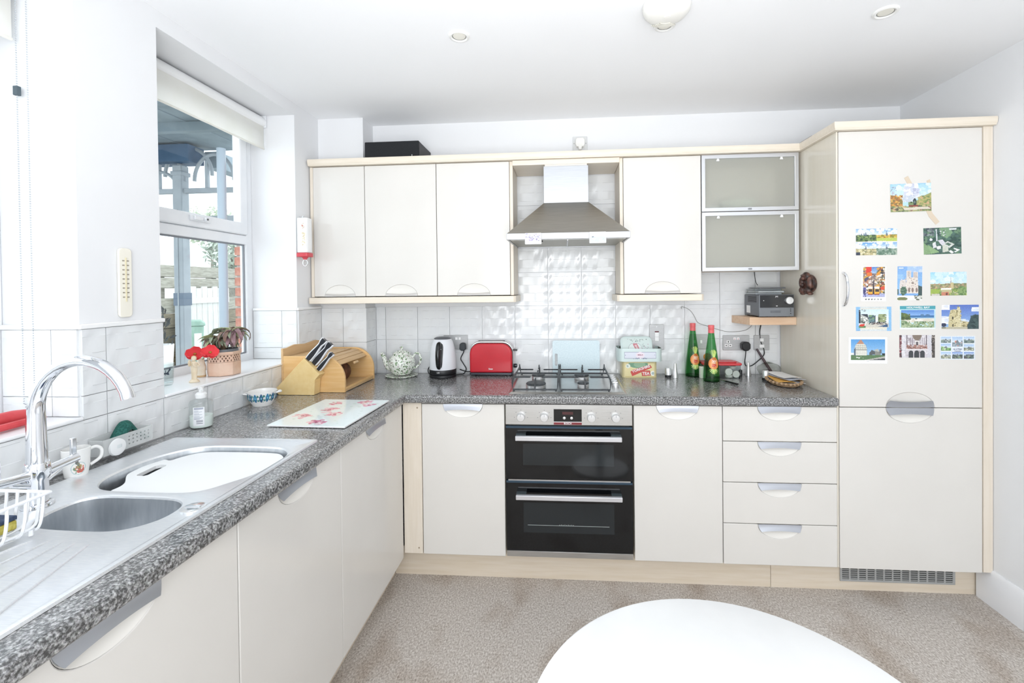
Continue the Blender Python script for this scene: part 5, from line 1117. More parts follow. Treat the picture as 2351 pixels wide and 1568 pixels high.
# city with a spire
c = CV(86, 56, 'BFE0F3').grad(0, 0, 1, .5, '9CD2F0', 'D9ECF6').blobs(0, 0, 1, .46, ['D3E9F6', 'B4DCF3', 'C6E4F4', 'E4F1F8'], 60, .08).rect(0, .5, 1, 1, '9AA27A').blobs(0, .48, 1, .72, ['A3967A', 'C6B48A', '7C8A5E', 'B89A7A', '8E8468'], 90, .035).blobs(0, .7, 1, 1, ['7C9A50', 'A8B866', '5E7A48', '8F9F6E', 'C9C39E'], 90, .045)
c.poly([(.565, .2), (.585, .5), (.545, .5)], 'A5A6AE').rect(.56, .44, .635, .72, 'CBBE92').rect(.29, .67, .58, .76, 'EFEDE4').poly([(.3, .76), (.58, .74), (.6, .88), (.32, .9)], 'C4BC92').poly([(.30, .86), (.5, .84), (.52, 1), (.30, 1)], 'C9866E').ell(.45, .93, .03, .05, '6A4A44').ell(.13, .82, .13, .10, '9DB455').ell(.87, .8, .12, .2, '71905A').blobs(.76, .64, 1, .98, ['5F8050', '8BA56C'], 20, .05).rect(.04, .92, .26, 1, 'D0CCC4')
card('city_postcard', 'wide pale postcard of a city with one thin spire, right end of its row', 2.2925, 1.361, .149, .103, c.grain(.05), -.005)
# town with a red, white and green flag badge
CURL = 1.
c = CV(82, 56, '8DBCE4'); c.grad(.12, 0, .88, .14, 'C9D2D6', 'E2DCCB'); c.grad(.12, .86, .88, 1, 'E6DFCB', 'CFD9DF').rect(.08, .10, .93, .86, 'E9F3F7').grad(.08, .10, .93, .4, 'CFE6F2', 'DDEAEE')
c.rect(.08, .66, .93, .86, 'CFCBC0').poly([(.12, .32), (.36, .42), (.36, .68), (.12, .72)], 'BFC2BC').poly([(.13, .30), (.34, .30), (.36, .46)], '3C434E').blobs(.13, .42, .36, .70, ['5A605C', 'EDEEEA', '9BA098'], 26, .03).rect(.09, .12, .135, .68, '2B2F3A').blobs(.07, .1, .3, .2, ['4A5258', 'A9B4B8'], 16, .015).blobs(.36, .34, .55, .68, ['6E8E92', '7C9A76', '4F6470'], 40, .05).rect(.535, .36, .565, .7, '3A434C').blobs(.63, .30, .86, .64, ['7E8A62', '5E6A4A', '9AA57C'], 50, .05).blobs(.36, .62, .86, .74, ['2F343C', '6A4E4A', '8A8E8C'], 40, .025).poly([(.62, .82), (.9, .72), (.9, .84)], '3E5C80')
c.rect(.09, .70, .28, .78, 'F0EEEC').rect(.09, .78, .28, .88, '5F8A5A').ell(.17, .77, .07, .05, 'D2463C').ell(.22, .74, .04, .035, 'D2463C').rect(.12, .885, .26, .91, 'E9EEE6')
card('flag_postcard', 'light blue bordered town postcard with a small red and green flag badge', 1.979, 1.207, .149, .107, c.grain(.06))
# the bay
CURL = 0.
c = CV(84, 56, 'C4E2EA').rect(0, 0, 1, .14, '4FA3B0').grad(.035, .17, .965, .42, '5C8AD0', '8FB6E4').rect(.035, .41, .965, .50, '4373A8').grad(.035, .49, .965, .55, '6C9CC4', 'C9DDE6').rect(.035, .54, .965, .70, 'E4DFD4').blobs(.035, .56, .965, .72, ['DCD5C6', 'EDEAE2'], 30, .05).ell(.63, .41, .055, .055, '5F83A6').ell(.78, .41, .07, .05, '5C80A4').rect(.53, .42, .9, .455, '4373A8')
c.poly([(.035, .28), (.18, .32), (.30, .5), (.32, .58), (.035, .60)], '5B6E46').blobs(.04, .34, .28, .6, ['48583C', '768650', '5E7248'], 34, .04).ell(.46, .555, .03, .02, '4C4E48').poly([(.035, .62), (.16, .62), (.3, .78), (.62, .86), (.80, .84), (.965, .72), (.965, .93), (.035, .93)], '8CA27C').blobs(.035, .66, .965, .93, ['7E966C', 'A9B894', '66805C', '93A886', 'B7C4A2'], 110, .035).rect(.0, .93, 1, 1, 'E9F0EE')
o = card('bay_postcard', 'seaside postcard with a teal title band over a beach and dunes', 2.165, 1.2135, .148, .103, c.grain(.04))
text('lettering', 'HOLYWELL BAY', .0118, W_INK, o, at(.002, -.0009, .0437), sx=1.12, bold=.00022)
# stone church tower
c = CV(86, 58, '6E94D8').grad(0, 0, 1, 1, '5E78C4', '9CC2E8').blobs(0, 0, .22, .2, ['F1F1F6', 'DFE3F0'], 26, .07).blobs(.80, .10, 1, .28, ['F1F3F8', 'DCE4F2'], 22, .06).blobs(0, .46, .2, .8, ['EDEFF6', 'D9DFEE'], 26, .08).blobs(.5, .58, .75, .8, ['DDE6F2', 'C9D8EE'], 14, .06)
c.poly([(.24, .22), (.36, .18), (.38, .97), (.18, .97), (.2, .5)], 'CFC49A').poly([(.36, .2), (.5, .16), (.54, .97), (.36, .97)], 'DAD0A8').rect(.42, .08, .50, .3, 'D9CFA6').poly([(.45, .0), (.47, .12), (.43, .12)], '8E8A6E').blobs(.2, .2, .53, .96, ['B5A87C', 'E6DEBE', '8E8460', 'A89C74', 'CFC59C'], 90, .022).ell(.3, .54, .025, .06, '54503E').ell(.31, .85, .02, .06, '4E4A3A').poly([(.53, .66), (.78, .72), (.78, .95), (.53, .95)], 'CABD92').blobs(.54, .7, .76, .95, ['A2966E', 'DDD4B0', '7A7254'], 40, .022).poly([(.76, .62), (.80, .46), (.9, .40), (1, .42), (1, 1), (.66, 1)], '3F5254').blobs(.78, .44, 1, .98, ['364849', '4A5F5E', '2E4042'], 34, .05).ell(.06, .83, .07, .08, '39405A').rect(0, .92, .7, 1, 'BFB9A2').rect(.0, .93, .12, .97, '5A6258')
card('church_postcard', 'postcard of a sandstone church tower under deep blue sky, right end of its row', 2.338, 1.214, .153, .106, c.grain(.05))
# domed baptistery in a white border
c = CV(88, 62, 'F5F6F7').rect(.055, .075, .945, .87, '6FA8DC').grad(.055, .075, .945, .68, '5A9BD6', '9DC6EA').rect(.055, .68, .945, .87, '5E7E58').poly([(.4, .87), (.945, .72), (.945, .80), (.55, .87)], 'B7B5AE').poly([(.5, .87), (.945, .80), (.945, .87)], '3C4346').rect(.055, .60, .16, .68, 'E6EAEE')
c.rect(.145, .42, .47, .69, 'E2E2D8').poly([(.15, .45), (.18, .3), (.3, .12), (.33, .12), (.43, .3), (.475, .45)], 'DEDDD2').poly([(.20, .26), (.3, .10), (.33, .10), (.40, .26)], 'B98A72').rect(.145, .38, .475, .41, 'A3A39A').rect(.145, .47, .475, .50, '96978E')
for k in range(7): c.rect(.165+.045*k, .29, .182+.045*k, .36, 'A9A89E').rect(.16+.046*k, .41, .178+.046*k, .465, 'B3B2A8').rect(.16+.05*k, .54, .172+.05*k, .66, 'C9C8BE')
c.poly([(.14, .45), (.18, .40), (.18, .69), (.14, .69)], '5C6A78').poly([(.53, .6), (.6, .48), (.68, .54), (.68, .66), (.53, .68)], '5E6468').rect(.68, .54, .83, .67, '8A8C86').poly([(.63, .5), (.76, .44), (.8, .56)], 'B9BAB0').rect(.80, .46, .85, .62, '6F747A').poly([(.86, .6), (.945, .62), (.945, .7), (.86, .68)], '2E383C').blobs(.1, .74, .6, .82, ['EDEFE9', 'C9D0C4'], 8, .014).rect(.47, .90, .53, .915, 'B5B7BA')
o = card('dome_postcard', 'white-bordered postcard of a domed round building, lowest left on the door', 1.949, 1.062, .163, .117, c.grain(.04), .004)
# church interior
c = CV(84, 54, 'D2CDD2').blobs(0, 0, 1, 1, ['E0DCDF', 'BDB6BC', 'CFC8CC', 'A9A0A6'], 90, .05).rect(0, 0, .06, 1, '6E5458').rect(.92, 0, 1, 1, '55504C').blobs(0, 0, .07, 1, ['8A4A50', '4A3E40', 'B9A8A4'], 24, .03).blobs(.9, 0, 1, 1, ['3A3634', '77706A', 'A39A92'], 26, .03).ell(.5, .0, .13, .24, '86786C').rect(.2, .0, .225, .5, '6A5E66').rect(.75, .0, .775, .5, '5E545C')
for x in (.3, .36, .64, .7): c.rect(x, .12, x+.018, .46, '9A9098')
c.rect(.44, .26, .56, .5, 'F0ECE8').rect(.47, .3, .53, .46, '6A6468').rect(.2, .50, .78, .62, '8E6A62').blobs(.2, .42, .78, .62, ['B08A80', '6A4A48', 'A27A70', 'C9A8A0'], 60, .025).rect(.18, .62, .80, .66, 'E2DEE0')
for x in (.33, .49, .65): c.ell(x, .80, .068, .12, '44464A').rect(x-.068, .80, x+.068, 1, '44464A')
c.rect(.07, 0, .17, 1, 'DCDADE').rect(.80, 0, .9, 1, 'D5D3D9').blobs(.07, .1, .17, .95, ['CBC8CE', 'E6E4E8'], 12, .03)
card('nave_postcard', 'postcard of a grey church interior with three dark arches, bottom row middle', 2.1625, 1.088, .148, .100, c.grain(.06))
# nine little views
c = CV(84, 56, 'E3EAF3')
for i, (x, y, w_, h_, col) in enumerate(((.02, .03, .29, .26, 0), (.345, .03, .30, .42, 1), (.68, .03, .30, .27, 0), (.02, .33, .29, .30, 2), (.68, .36, .29, .27, 3), (.02, .67, .29, .29, 3), (.345, .67, .30, .29, 4), (.68, .67, .29, .29, 4))):
    c.grad(x, y, x+w_, y+h_*.55, 'A9C6E8' if col != 4 else '7A98D4', 'DFE9F4').rect(x, y+h_*.55, x+w_, y+h_, ['7F8F8A', '8A98A2', '7FA06A', '8A9080', '6A7874'][col]).blobs(x, y+h_*.4, x+w_, y+h_, [['5E6E70', 'B9C2BE', '8C9A92'], ['A9B4BC', 'D99A86', '6E7C86'], ['8FB87A', 'C9DDB8', '5F8458'], ['A8AC98', '7A806E', 'C9CCBC'], ['5E5A5E', '8FA088', '4A5E5A']][col], 22, .03).poly([(x+w_*.5, y+h_*.3), (x+w_*.7, y+h_*.62), (x+w_*.3, y+h_*.62)], '7C8488')
o = card('nine_view_postcard', 'pale postcard with eight small church views round a caption, lowest right on the door', 2.332, 1.080, .144, .103, c.grain(.05))
BI = mat('blue_ink', '5A6488', .6)
text('lettering', 'Isle of Wight', .0085, BI, o, at(-.0, -.0009, -.006), sx=.8); text('lettering', 'Churches', .0085, BI, o, at(-.0, -.0009, -.0145), sx=.8)

# ---- small dark face carving on the tall side panel
t = thing('carved_mask', 'small dark brown carved figure hanging on the maple fridge side panel', 'ornament', (1.899, .21, 1.42))
M_CARV = noisy('dark_bronze', '2E211E', '6B4A40', 40, .35, bump=.3)
m = MB().ball((0, 0, 0), (.022, .056, .046), 18, 12); obj('body', m.xf(Matrix.Translation((-.008, 0, .0))), M_CARV, t, local=True)
for nm, c_, r_s in (('head', (-.022, .004, .034), (.018, .028, .024)), ('brow', (-.036, .004, .040), (.007, .022, .008)), ('muzzle', (-.038, .004, .026), (.010, .014, .010)), ('arm', (-.026, .036, .006), (.013, .016, .030)), ('arm', (-.026, -.036, .002), (.013, .016, .032)), ('knee', (-.028, .026, -.032), (.016, .020, .018)), ('knee', (-.028, -.024, -.034), (.016, .020, .018)), ('hand', (-.038, .012, -.006), (.009, .014, .011)), ('foot', (-.024, .030, -.049), (.013, .012, .007)), ('foot', (-.024, -.038, -.049), (.013, .012, .007))):
    obj(nm, MB().ball(c_, r_s, 14, 9), M_CARV, t, local=True)

# ---- white picture boxes clipped to the hood
for x, lab, cs in ((.5415, 'small white box with a lilac speckled print on the left of the hood rim', 0), (.847, 'small white box with a pale blue print on the right of the hood rim', 1)):
    t = thing('hood_box', lab, 'box', (x, .05, 1.622), 0, 'small white boxes on the hood rim')
    obj('box', MB().box(-.0395, .0395, -.012, .0055, .0, .054), M_WHITEP, t, .003, local=True)
    c = CV(40, 28, 'DEDEE6')
    if cs == 0: c.blobs(0, 0, 1, .75, ['BDB6D2', '9A93BC', 'CFC0CC', 'A9ACCC', 'D8D8E0', '8A82A6'], 70, .05)
    else: c.rect(0, .45, 1, 1, 'C6D8E6').blobs(.05, .4, .5, .5, ['6E7A86', '9AA6B0'], 8, .03).blobs(.5, .38, 1, .48, ['B9C2CA'], 8, .03).blobs(.1, .6, .9, .9, ['B4CADC', 'D8E4EC'], 14, .06)
    link('box_print', print_mesh('box_print', c, lambda u, v: ((u-.5)*.074, -.0124, .003+.048*v)), t)

# ---- black speaker on the cupboards, small dark item behind the cornice
t = thing('speaker', 'black bookshelf speaker lying on its side on the left wall cupboards', 'speaker', (-.243, .41, 2.1002))
obj('cabinet', MB().box(-.150, .150, -.102, .115, .0, .119), mat('black_ash', '202124', .5), t, .002, local=True)
g = obj('grille_cloth', MB().box(-.152, .152, -.113, -.1022, .001, .120), noisy('grille_cloth_black', '17191C', '202226', 300, .9, bump=.3), t, .005, local=True)
obj('badge', MB().box(.112, .1145, -.1145, -.113, .018, .045), MATS['chrome_satin'], g, local=True)
wsolo('flat_box', MB().box(1.935, 2.06, .27, .45, 2.096, 2.166), M_BLACK, 'dark flat box just peeping over the cornice by the fridge housing', 'box', bev=.003)

# ---- smoke alarm
t = thing('smoke_alarm', 'white domed ceiling smoke alarm with curved slots', 'smoke alarm', (1.052, -.50, ZC))
M_AL = mat('alarm_white', 'F2F1EC', .4)
obj('dome', MB().lathe([(.080, -.001), (.082, -.010), (.078, -.026), (.066, -.040), (.046, -.049), (.0001, -.052)], seg=48), M_AL, t, local=True, ang=60)
for k in range(6):
    r = .028+.0075*k; z = -.0535+.0004*k*k*.9-.0004; m = MB().tube([(r*math.cos(a), r*math.sin(a), z+.002) for a in [PI*.28+PI*.44*q/12 for q in range(13)]], .0022, 6); obj('slot_rib', m, mat('alarm_slot', 'D5D3CA' if k < 4 else 'A5A39A', .6), t, local=True)
obj('test_button', MB().lathe([(.012, -.051), (.011, -.054), (.0001, -.0545)], (0, -.012, 0), 20), M_AL, t, local=True)

# ---- thermometer and fire blanket tube on the left wall
t = thing('wall_thermometer', 'long cream wall thermometer on the pier between the two windows', 'thermometer', (-.717, -.770, 1.335))
obj('plate', MB().prism(rr(-.0215, .0215, 0, .220, .012, 4), 'x', .0003, .008), mat('cream_plastic', 'F3EFE2', .4), t, .002, local=True)
obj('tube', MB().tube([(.0095, 0, .05), (.0095, 0, .19)], .0018, 8), mat('tube_glass', 'D9CFAE', .2), t, local=True)
mk_ = MB()
for k in range(9):
    for s in (-1, 1): mk_.box(.008, .0085, s*.0075-.0035, s*.0075+.0035, .062+.0145*k, .066+.0145*k)
obj('scale_marks', mk_, mat('scale_ink', 'A29A8A', .6), t, local=True, kind='stuff')
t = thing('fire_blanket', 'white fire blanket tube with a red cap and pull ring by the wall cupboards', 'fire blanket', (-.68, .192, 1.59))
obj('tube', MB().prism(rr(-.031, .028, -.028, .028, .012, 4), 'z', .022, .205), M_WHITEP, t, .004, local=True)
cv = CV(16, 60, 'F1EFE4').blobs(.1, .1, .9, .3, ['C98A7A', 'B9A58A'], 10, .1).blobs(.2, .35, .8, .9, ['E2D8BC', 'D9C9A8'], 22, .12)
link('side_print', print_mesh('side_print', cv, lambda u, v: (-.006+.03*u, -.0285, .04+.15*v)), t)
obj('red_cap', MB().prism(rr(-.034, .031, -.031, .031, .012, 4), 'z', .0, .0215), mat('signal_red', 'D24A55', .35), t, .003, local=True)
obj('red_tongue', MB().prism([(-.018, 0), (.018, 0), (.006, -.014), (-.006, -.014)], 'y', -.004, .004), MATS['signal_red'], t, .001, local=True)
obj('pull_ring', MB().tube([(.0135*math.cos(a), .0, -.03+.0165*math.sin(a)) for a in [2*PI*k/18 for k in range(18)]], .0018, 6, True), M_CHROME, t, local=True)
wsolo('wall_hook', MB().tube([(-.7175, .205, 1.806), (-.70, .205, 1.802), (-.695, .205, 1.810)], .002, 6), M_CHROME, 'tiny metal hook on the wall above the fire blanket tube', 'hook')

# ================================================================== BLINDS AND WINDOW SILLS
def lace(name):
    m = mat(name, 'FCFBF8', .85); nt = m.node_tree; N = nt.nodes; L = nt.links; b = N['Principled BSDF']; out = N['Material Output']
    tc = N.new('ShaderNodeTexCoord'); v = N.new('ShaderNodeTexVoronoi'); v.inputs['Scale'].default_value = 26; nz = N.new('ShaderNodeTexNoise'); nz.inputs['Scale'].default_value = 14; nz.inputs['Detail'].default_value = 6
    L.new(tc.outputs['Object'], v.inputs[0]); L.new(tc.outputs['Object'], nz.inputs[0])
    r = N.new('ShaderNodeValToRGB'); e = r.color_ramp.elements; e[0].position = .42; e[0].color = (*lin('F6F5F0'), 1); e[1].position = .58; e[1].color = (*lin('FEFDFB'), 1); L.new(nz.outputs[0], r.inputs[0]); L.new(r.outputs[0], b.inputs['Base Color'])
    tl = N.new('ShaderNodeBsdfTranslucent'); tl.inputs[0].default_value = (*lin('FEFDFA'), 1); mx = N.new('ShaderNodeMixShader'); mx.inputs[0].default_value = .65; L.new(b.outputs[0], mx.inputs[1]); L.new(tl.outputs[0], mx.inputs[2]); L.new(mx.outputs[0], out.inputs[0])
    return m
M_LACE = lace('cream_lace_cloth')
def blind(lab, y0, y1, zb, chain):
    t = thing('roller_blind', lab, 'blind', (-.90, (y0+y1)/2, zb), 0, 'cream roller blinds')
    obj('roller', MB().lathe([(.024, y0+.004), (.024, y1-.004)], (-.90, 0, 2.302), 24, 'y').v and MB().tube([(-.893, y0+.004, 2.300), (-.893, y1-.004, 2.300)], .0265, 20), mat('blind_roll', 'F0F1F2', .5), t)
    for y in (y0, y1-.003): obj('bracket', MB().box(-.925, -.868, y, y+.003, 2.272, 2.334), M_UPVC, t)
    def cl(u, v): y = y0+.006+(y1-y0-.012)*u; s = .004*math.sin(26*u)*max(0, .35-v)+.006*math.sin(5*u); return (-.876+s*.5-.002, y, zb+(2.296-zb)*v)
    g = MB().grid(60, 8, cl); n = len(g.v); g.v += [(x-.0012, y, z) for x, y, z in g.v]; g.f += [tuple(n+i for i in reversed(f)) for f in list(g.f)]
    obj('cloth', g, M_LACE, t); obj('hem_bar', MB().tube([cl(k/30, .03) for k in range(31)], .0045, 8), M_LACE, t)
    if chain:
        b = MB()
        for x, ph in ((-.876, 0), (-.846, 1)):
            z = 1.095
            while z < 2.29: b.ball((x-.004*(1 if ph == 0 else 0), -.9195, z), .0021, 6, 4); z += .0068
        for k in range(7): a = PI+PI*k/6; b.ball((-.861+.0150*math.cos(a), -.9195, 1.093+.016*math.sin(a)), .0021, 6, 4)
        c = obj('bead_chain', b, mat('grey_beads', 'B9BEC4', .4), t)
        obj('chain_joiner', MB().box(-.887, -.873, -.9255, -.9135, 1.985, 2.012), mat('slate_clip', '4C5A62', .5), c, .002)
blind('cream patterned roller blind rolled to the top of the window with the plant', W1[0]+.004, W1[1]-.004, 2.155, False)
blind('cream patterned roller blind with bead chain at the window by the tap', W2[0]+.004, W2[1]-.018, 2.137, True)

SL = 1.0545
# ---- succulent in a pierced terracotta pot
t = thing('potted_succulent', 'drooping purple-grey succulent in a pierced pinkish terracotta pot', 'potted plant', (-.785, -.262, SL))
M_TERR = noisy('pink_terracotta', 'D9B49C', 'E1C3AE', 20, .35)
def octo(r): return [(r*math.cos(PI/4*k+.4)*(1 if 1 else 0), r*math.sin(PI/4*k+.4)) for k in range(8)]
pm = MB(); st = [(.060, 0), (.0635, .004), (.064, .058), (.0625, .060), (.0625, .088), (.066, .090), (.066, .102), (.060, .102), (.058, .085), (.0001, .085)]
n = 8; pm.v = [(x, y, z) for r, z in st for x, y in octo(r)]; pm.f = [(i*n+k, i*n+(k+1) % n, (i+1)*n+(k+1) % n, (i+1)*n+k) for i in range(len(st)-1) for k in range(n)]+[tuple(range(n-1, -1, -1))]
pot = obj('pot', pm, M_TERR, t, .002, local=True)
lt_ = MB()
for k in range(28):
    for j in range(3):
        a = 2*PI*(k+.5*(j % 2))/28; R = .0605; c, s = math.cos(a), math.sin(a); z = .0655+.0095*j
        q = .4+math.floor(((a-.4) % (2*PI))/(PI/4))*PI/4+PI/8; R = .0628*math.cos(PI/8)/math.cos(a-q)
        ta, tz = .0042, .0052
        lt_.add([(c*R+s*ta, s*R-c*ta, z), (c*R, s*R, z-tz), (c*R-s*ta, s*R+c*ta, z), (c*R, s*R, z+tz), (c*(R-.002), s*(R-.002), z)], [(0, 1, 2, 3), (1, 0, 4), (2, 1, 4), (3, 2, 4), (0, 3, 4)])
obj('pierced_holes', lt_, mat('lattice_dark', '6B5142', .8), pot, local=True, kind='stuff')
obj('soil', MB().lathe([(.056, .0855), (.056, .092), (.0001, .094)], seg=16), noisy('dark_soil', '3A332C', '4C443A', 120, .9), t, local=True)
obj('inner_rim', MB().lathe([(.054, .093), (.054, .112), (.051, .112), (.051, .093)], seg=24), mat('grey_plastic_pot', '6E7276', .5), t, local=True)
obj('stem', MB().tube(catmull([(0, 0, .092), (.012, -.005, .135), (.035, .0, .178)], 4, False), .006, 8).tube(catmull([(-.01, .01, .092), (-.022, .01, .13), (-.036, .0, .155)], 4, False), .005, 8), mat('brown_stem', '7A6650', .8), t, local=True)
lcols = [noisy('leaf_mauve', '8A6A6E', '9C8086', 40, .6), noisy('leaf_greygreen', '7E8672', '97A088', 40, .6), noisy('leaf_olive', '9AA078', 'B3B88E', 40, .6), noisy('leaf_brown', '7D655A', '927A6C', 40, .6)]
def leafmesh(L, W, droop, m):
    vs = []; N = 6
    for i in range(N+1):
        q = i/N; a = droop*q; x = L*(math.sin(a)/max(droop, .01)); z = -L*((1-math.cos(a))/max(droop, .01)); hw = W*(.35+.65*math.sin(PI*min(1, q*.95+.12))**.7)*(1 if i < N else .25)
        vs += [(x, -hw, z+hw*.5), (x, 0, z-hw*.1), (x, hw, z+hw*.5), (x, 0, z-hw*.45-.0012)]
    b = MB(); b.v = vs
    for i in range(N):
        o = i*4; p = o+4; b.f += [(o, p, p+1, o+1), (o+1, p+1, p+2, o+2), (o+2, p+2, p+3, o+3), (o+3, p+3, p, o)]
    b.f += [(0, 1, 2, 3), (N*4+3, N*4+2, N*4+1, N*4)]
    return b.mesh('leaf', m, 60)
LM = [leafmesh(.088, .0100, d, lcols[k % 4]) for k, d in enumerate((2.2, 1.8, 1.5, 2.4, 2.0, 1.3))]
rl = random.Random(5)
for (cx, cy, cz, nn_, sp) in ((-.036, -.005, .152, 44, .022), (.036, .0, .186, 50, .026), (.005, .02, .176, 40, .024)):
    for k in range(nn_):
        a = 2*PI*k/nn_*2.4+rl.uniform(-.3, .3); o = link('leaf', LM[rl.randrange(6)], t, (cx+rl.uniform(-sp, sp), cy+rl.uniform(-sp, sp), cz+rl.uniform(-.012, .012))); s = rl.uniform(.6, 1.1); o.scale = (s, s, s)
        o.rotation_euler = (rl.uniform(-.25, .25), rl.uniform(-.75, .25), a)

# ---- figurine, vase with poppies, glass with a butterfly
t = thing('cherub_figurine', 'small beige standing cherub figurine on the sill in front of the plant', 'figurine', (-.782, -.425, SL))
M_BISQ = noisy('bisque', 'E6D3B4', 'EEDFC6', 40, .6)
obj('plinth', MB().lathe([(.0001, 0), (.017, 0), (.018, .004), (.014, .008), (.011, .012), (.0001, .012)], seg=20), M_BISQ, t, local=True)
fb = MB(); st = [(0, 0, .0115, .009, .0085), (0, 0, .030, .0095, .009), (.001, 0, .045, .0115, .010), (.0, 0, .055, .012, .0105), (0, 0, .066, .0105, .0095), (0, 0, .074, .0125, .0095), (0, 0, .080, .010, .0085), (0, 0, .0825, .0045, .0045), (0, 0, .085, .004, .004)]
nS = 16; fb.v = [(x+rx*math.cos(2*PI*k/nS)*(1+.05*math.sin(6*PI*k/nS*2)), y+ry*math.sin(2*PI*k/nS), z) for x, y, z, rx, ry in st for k in range(nS)]
fb.f = [(i*nS+k, i*nS+(k+1) % nS, (i+1)*nS+(k+1) % nS, (i+1)*nS+k) for i in range(len(st)-1) for k in range(nS)]+[tuple(range(nS-1, -1, -1)), tuple((len(st)-1)*nS+k for k in range(nS))]
obj('robe_body', fb, M_BISQ, t, local=True, ang=70)
hd = obj('head', MB().ball((.001, -.001, .0935), (.0085, .009, .0105), 16, 12).ball((.007, -.006, .0925), .0014, 6, 5), M_BISQ, t, local=True, ang=80)
obj('hair', MB().ball((-.001, .001, .0965), (.0092, .0096, .0092), 14, 8), mat('bisque_hair', 'CDAF84', .7), hd, local=True)
for s in (1, -1): obj('arm', MB().tube(catmull([(.004*s+.004*(s > 0), -.011*s, .077), (.011, -.013*s, .068), (.0135, -.006*s, .063), (.0135, -.001*s, .066)], 4, False), [.0036]*4+[.0031]*4+[.0026]*5, 8), M_BISQ, t, local=True)
for s in (1, -1): obj('wing', MB().ball((-.011, .009*s, .077), (.003, .008, .014), 10, 8), M_BISQ, t, local=True)
t = thing('vase', 'tiny cream moulded vase holding two red cloth poppies', 'vase', (-.843, -.319, SL))
obj('body', MB().lathe([(.0001, 0), (.017, 0), (.018, .004), (.0165, .022), (.0185, .040), (.014, .060), (.012, .070), (.014, .078), (.012, .077), (.010, .066), (.0001, .062)], seg=24), noisy('cream_relief', 'EEE3CC', 'F3EAD8', 60, .5, bump=.4), t, local=True)
obj('base_tint', MB().lathe([(.0174, .001), (.0184, .004), (.0182, .008)], seg=24), mat('ochre_tint', 'D9B98A', .6), t, local=True)
def poppy(loc, lean, lab):
    t = thing('cloth_poppy', lab, 'flower', loc, 0, 'red cloth poppies in the vase')
    top = Vector((lean[0], lean[1], lean[2]))
    obj('stem', MB().tube(catmull([(0, 0, 0), (top.x*.4, top.y*.4, top.z*.6), tuple(top)], 5, False), .0014, 6), mat('green_wire', '5B6B4A', .7), t, local=True)
    M_P = mat('poppy_red', 'E8434A', .7)
    for k in range(4):
        a = k*PI/2+.4; R = Matrix.Translation(top) @ Matrix.Rotation(.95, 4, Vector((.8, .6, 0))) @ Matrix.Rotation(a, 4, 'Z') @ Matrix.Rotation(-.45 if k % 2 else -.2, 4, 'Y')
        g = MB().grid(9, 6, lambda u, v: (v*.034, (u-.5)*.048*math.sin(PI*min(1, .25+v*.62)), .004*math.sin(3*PI*u)*v+.010*v*v))
        n = len(g.v); g.v += [(x, y, z-.0012) for x, y, z in g.v]; g.f += [tuple(n+i for i in reversed(f)) for f in list(g.f)]; obj('petal', g.xf(R), M_P, t, local=True, ang=80)
    obj('centre', MB().ball(tuple(top+Vector((0, 0, .004))), (.006, .006, .005), 10, 6), mat('poppy_gold', 'A97B3A', .7), t, local=True)
poppy((-.843, -.323, SL+.065), (.012, -.040, .034), 'red cloth poppy leaning out over the cherub figurine')
poppy((-.841, -.317, SL+.065), (.072, -.040, .040), 'red cloth poppy beside the rim of the terracotta pot')
t = thing('butterfly_glass', 'clear glass tumbler with a dark blue butterfly motif on the sill', 'glass', (-.845, -.490, SL))
obj('tumbler', MB().lathe([(.0001, .001), (.022, .001), (.026, .01), (.029, .085), (.0275, .085), (.0245, .012), (.0001, .009)], seg=28), glassy('thin_glass', 'F4F8F8'), t, local=True)
M_BF = mat('navy_motif', '2C3A4C', .4)
for s in (1, -1):
    R = Matrix.Rotation(-.75, 4, 'Z') @ Matrix.Translation((.0285, 0, .055)); obj('butterfly_wing', MB().prism([(0, -.004), (s*.006, .0), (s*.013, .016), (s*.016, .008), (s*.009, -.001), (s*.011, -.012), (s*.003, -.010)], 'x', 0, .0012).xf(R), M_BF, t, local=True)
obj('butterfly_body', MB().tube([(.0292, 0, .043), (.0292, 0, .062)], .0012, 6).xf(Matrix.Rotation(-.75, 4, 'Z')), M_BF, t, local=True)

# ---- red folded cloth thing on the sill by the tap
t = thing('red_umbrella', 'folded red umbrella lying on the window sill behind the tap', 'umbrella', (-.80, -1.04, SL))
obj('folds', MB().tube(catmull([(-.815, -.945, SL+.020), (-.812, -1.0, SL+.021), (-.805, -1.10, SL+.022), (-.80, -1.22, SL+.020)], 5, False), [.012+.009*min(1, i/5) for i in range(16)], 12, flat=.85), noisy('red_nylon', 'C6383F', 'D4484E', 20, .45), t)
obj('strap_band', MB().tube([(-.775, -.955, SL+.012), (-.765, -1.05, SL+.013), (-.76, -1.2, SL+.012)], .0095, 10), MATS['red_nylon'], t)

# ================================================================== TABLE
t = thing('round_table', 'small round white pedestal table in the foreground', 'table', (.95, -1.46, 0))
M_TAB = noisy('white_table_top', 'F1F2F2', 'F5F6F6', 8, .3)
obj('tabletop', MB().lathe([(.0001, .722), (.31, .722), (.326, .727), (.332, .735), (.331, .741), (.325, .745), (.0001, .745)], seg=96), M_TAB, t, local=True)
obj('column', MB().lathe([(.05, .03), (.032, .06), (.030, .66), (.06, .70), (.12, .7215)], seg=32), M_TAB, t, local=True)
obj('foot_disc', MB().lathe([(.0001, 0), (.215, 0), (.22, .006), (.21, .016), (.06, .032), (.0001, .033)], seg=48), M_TAB, t, local=True)

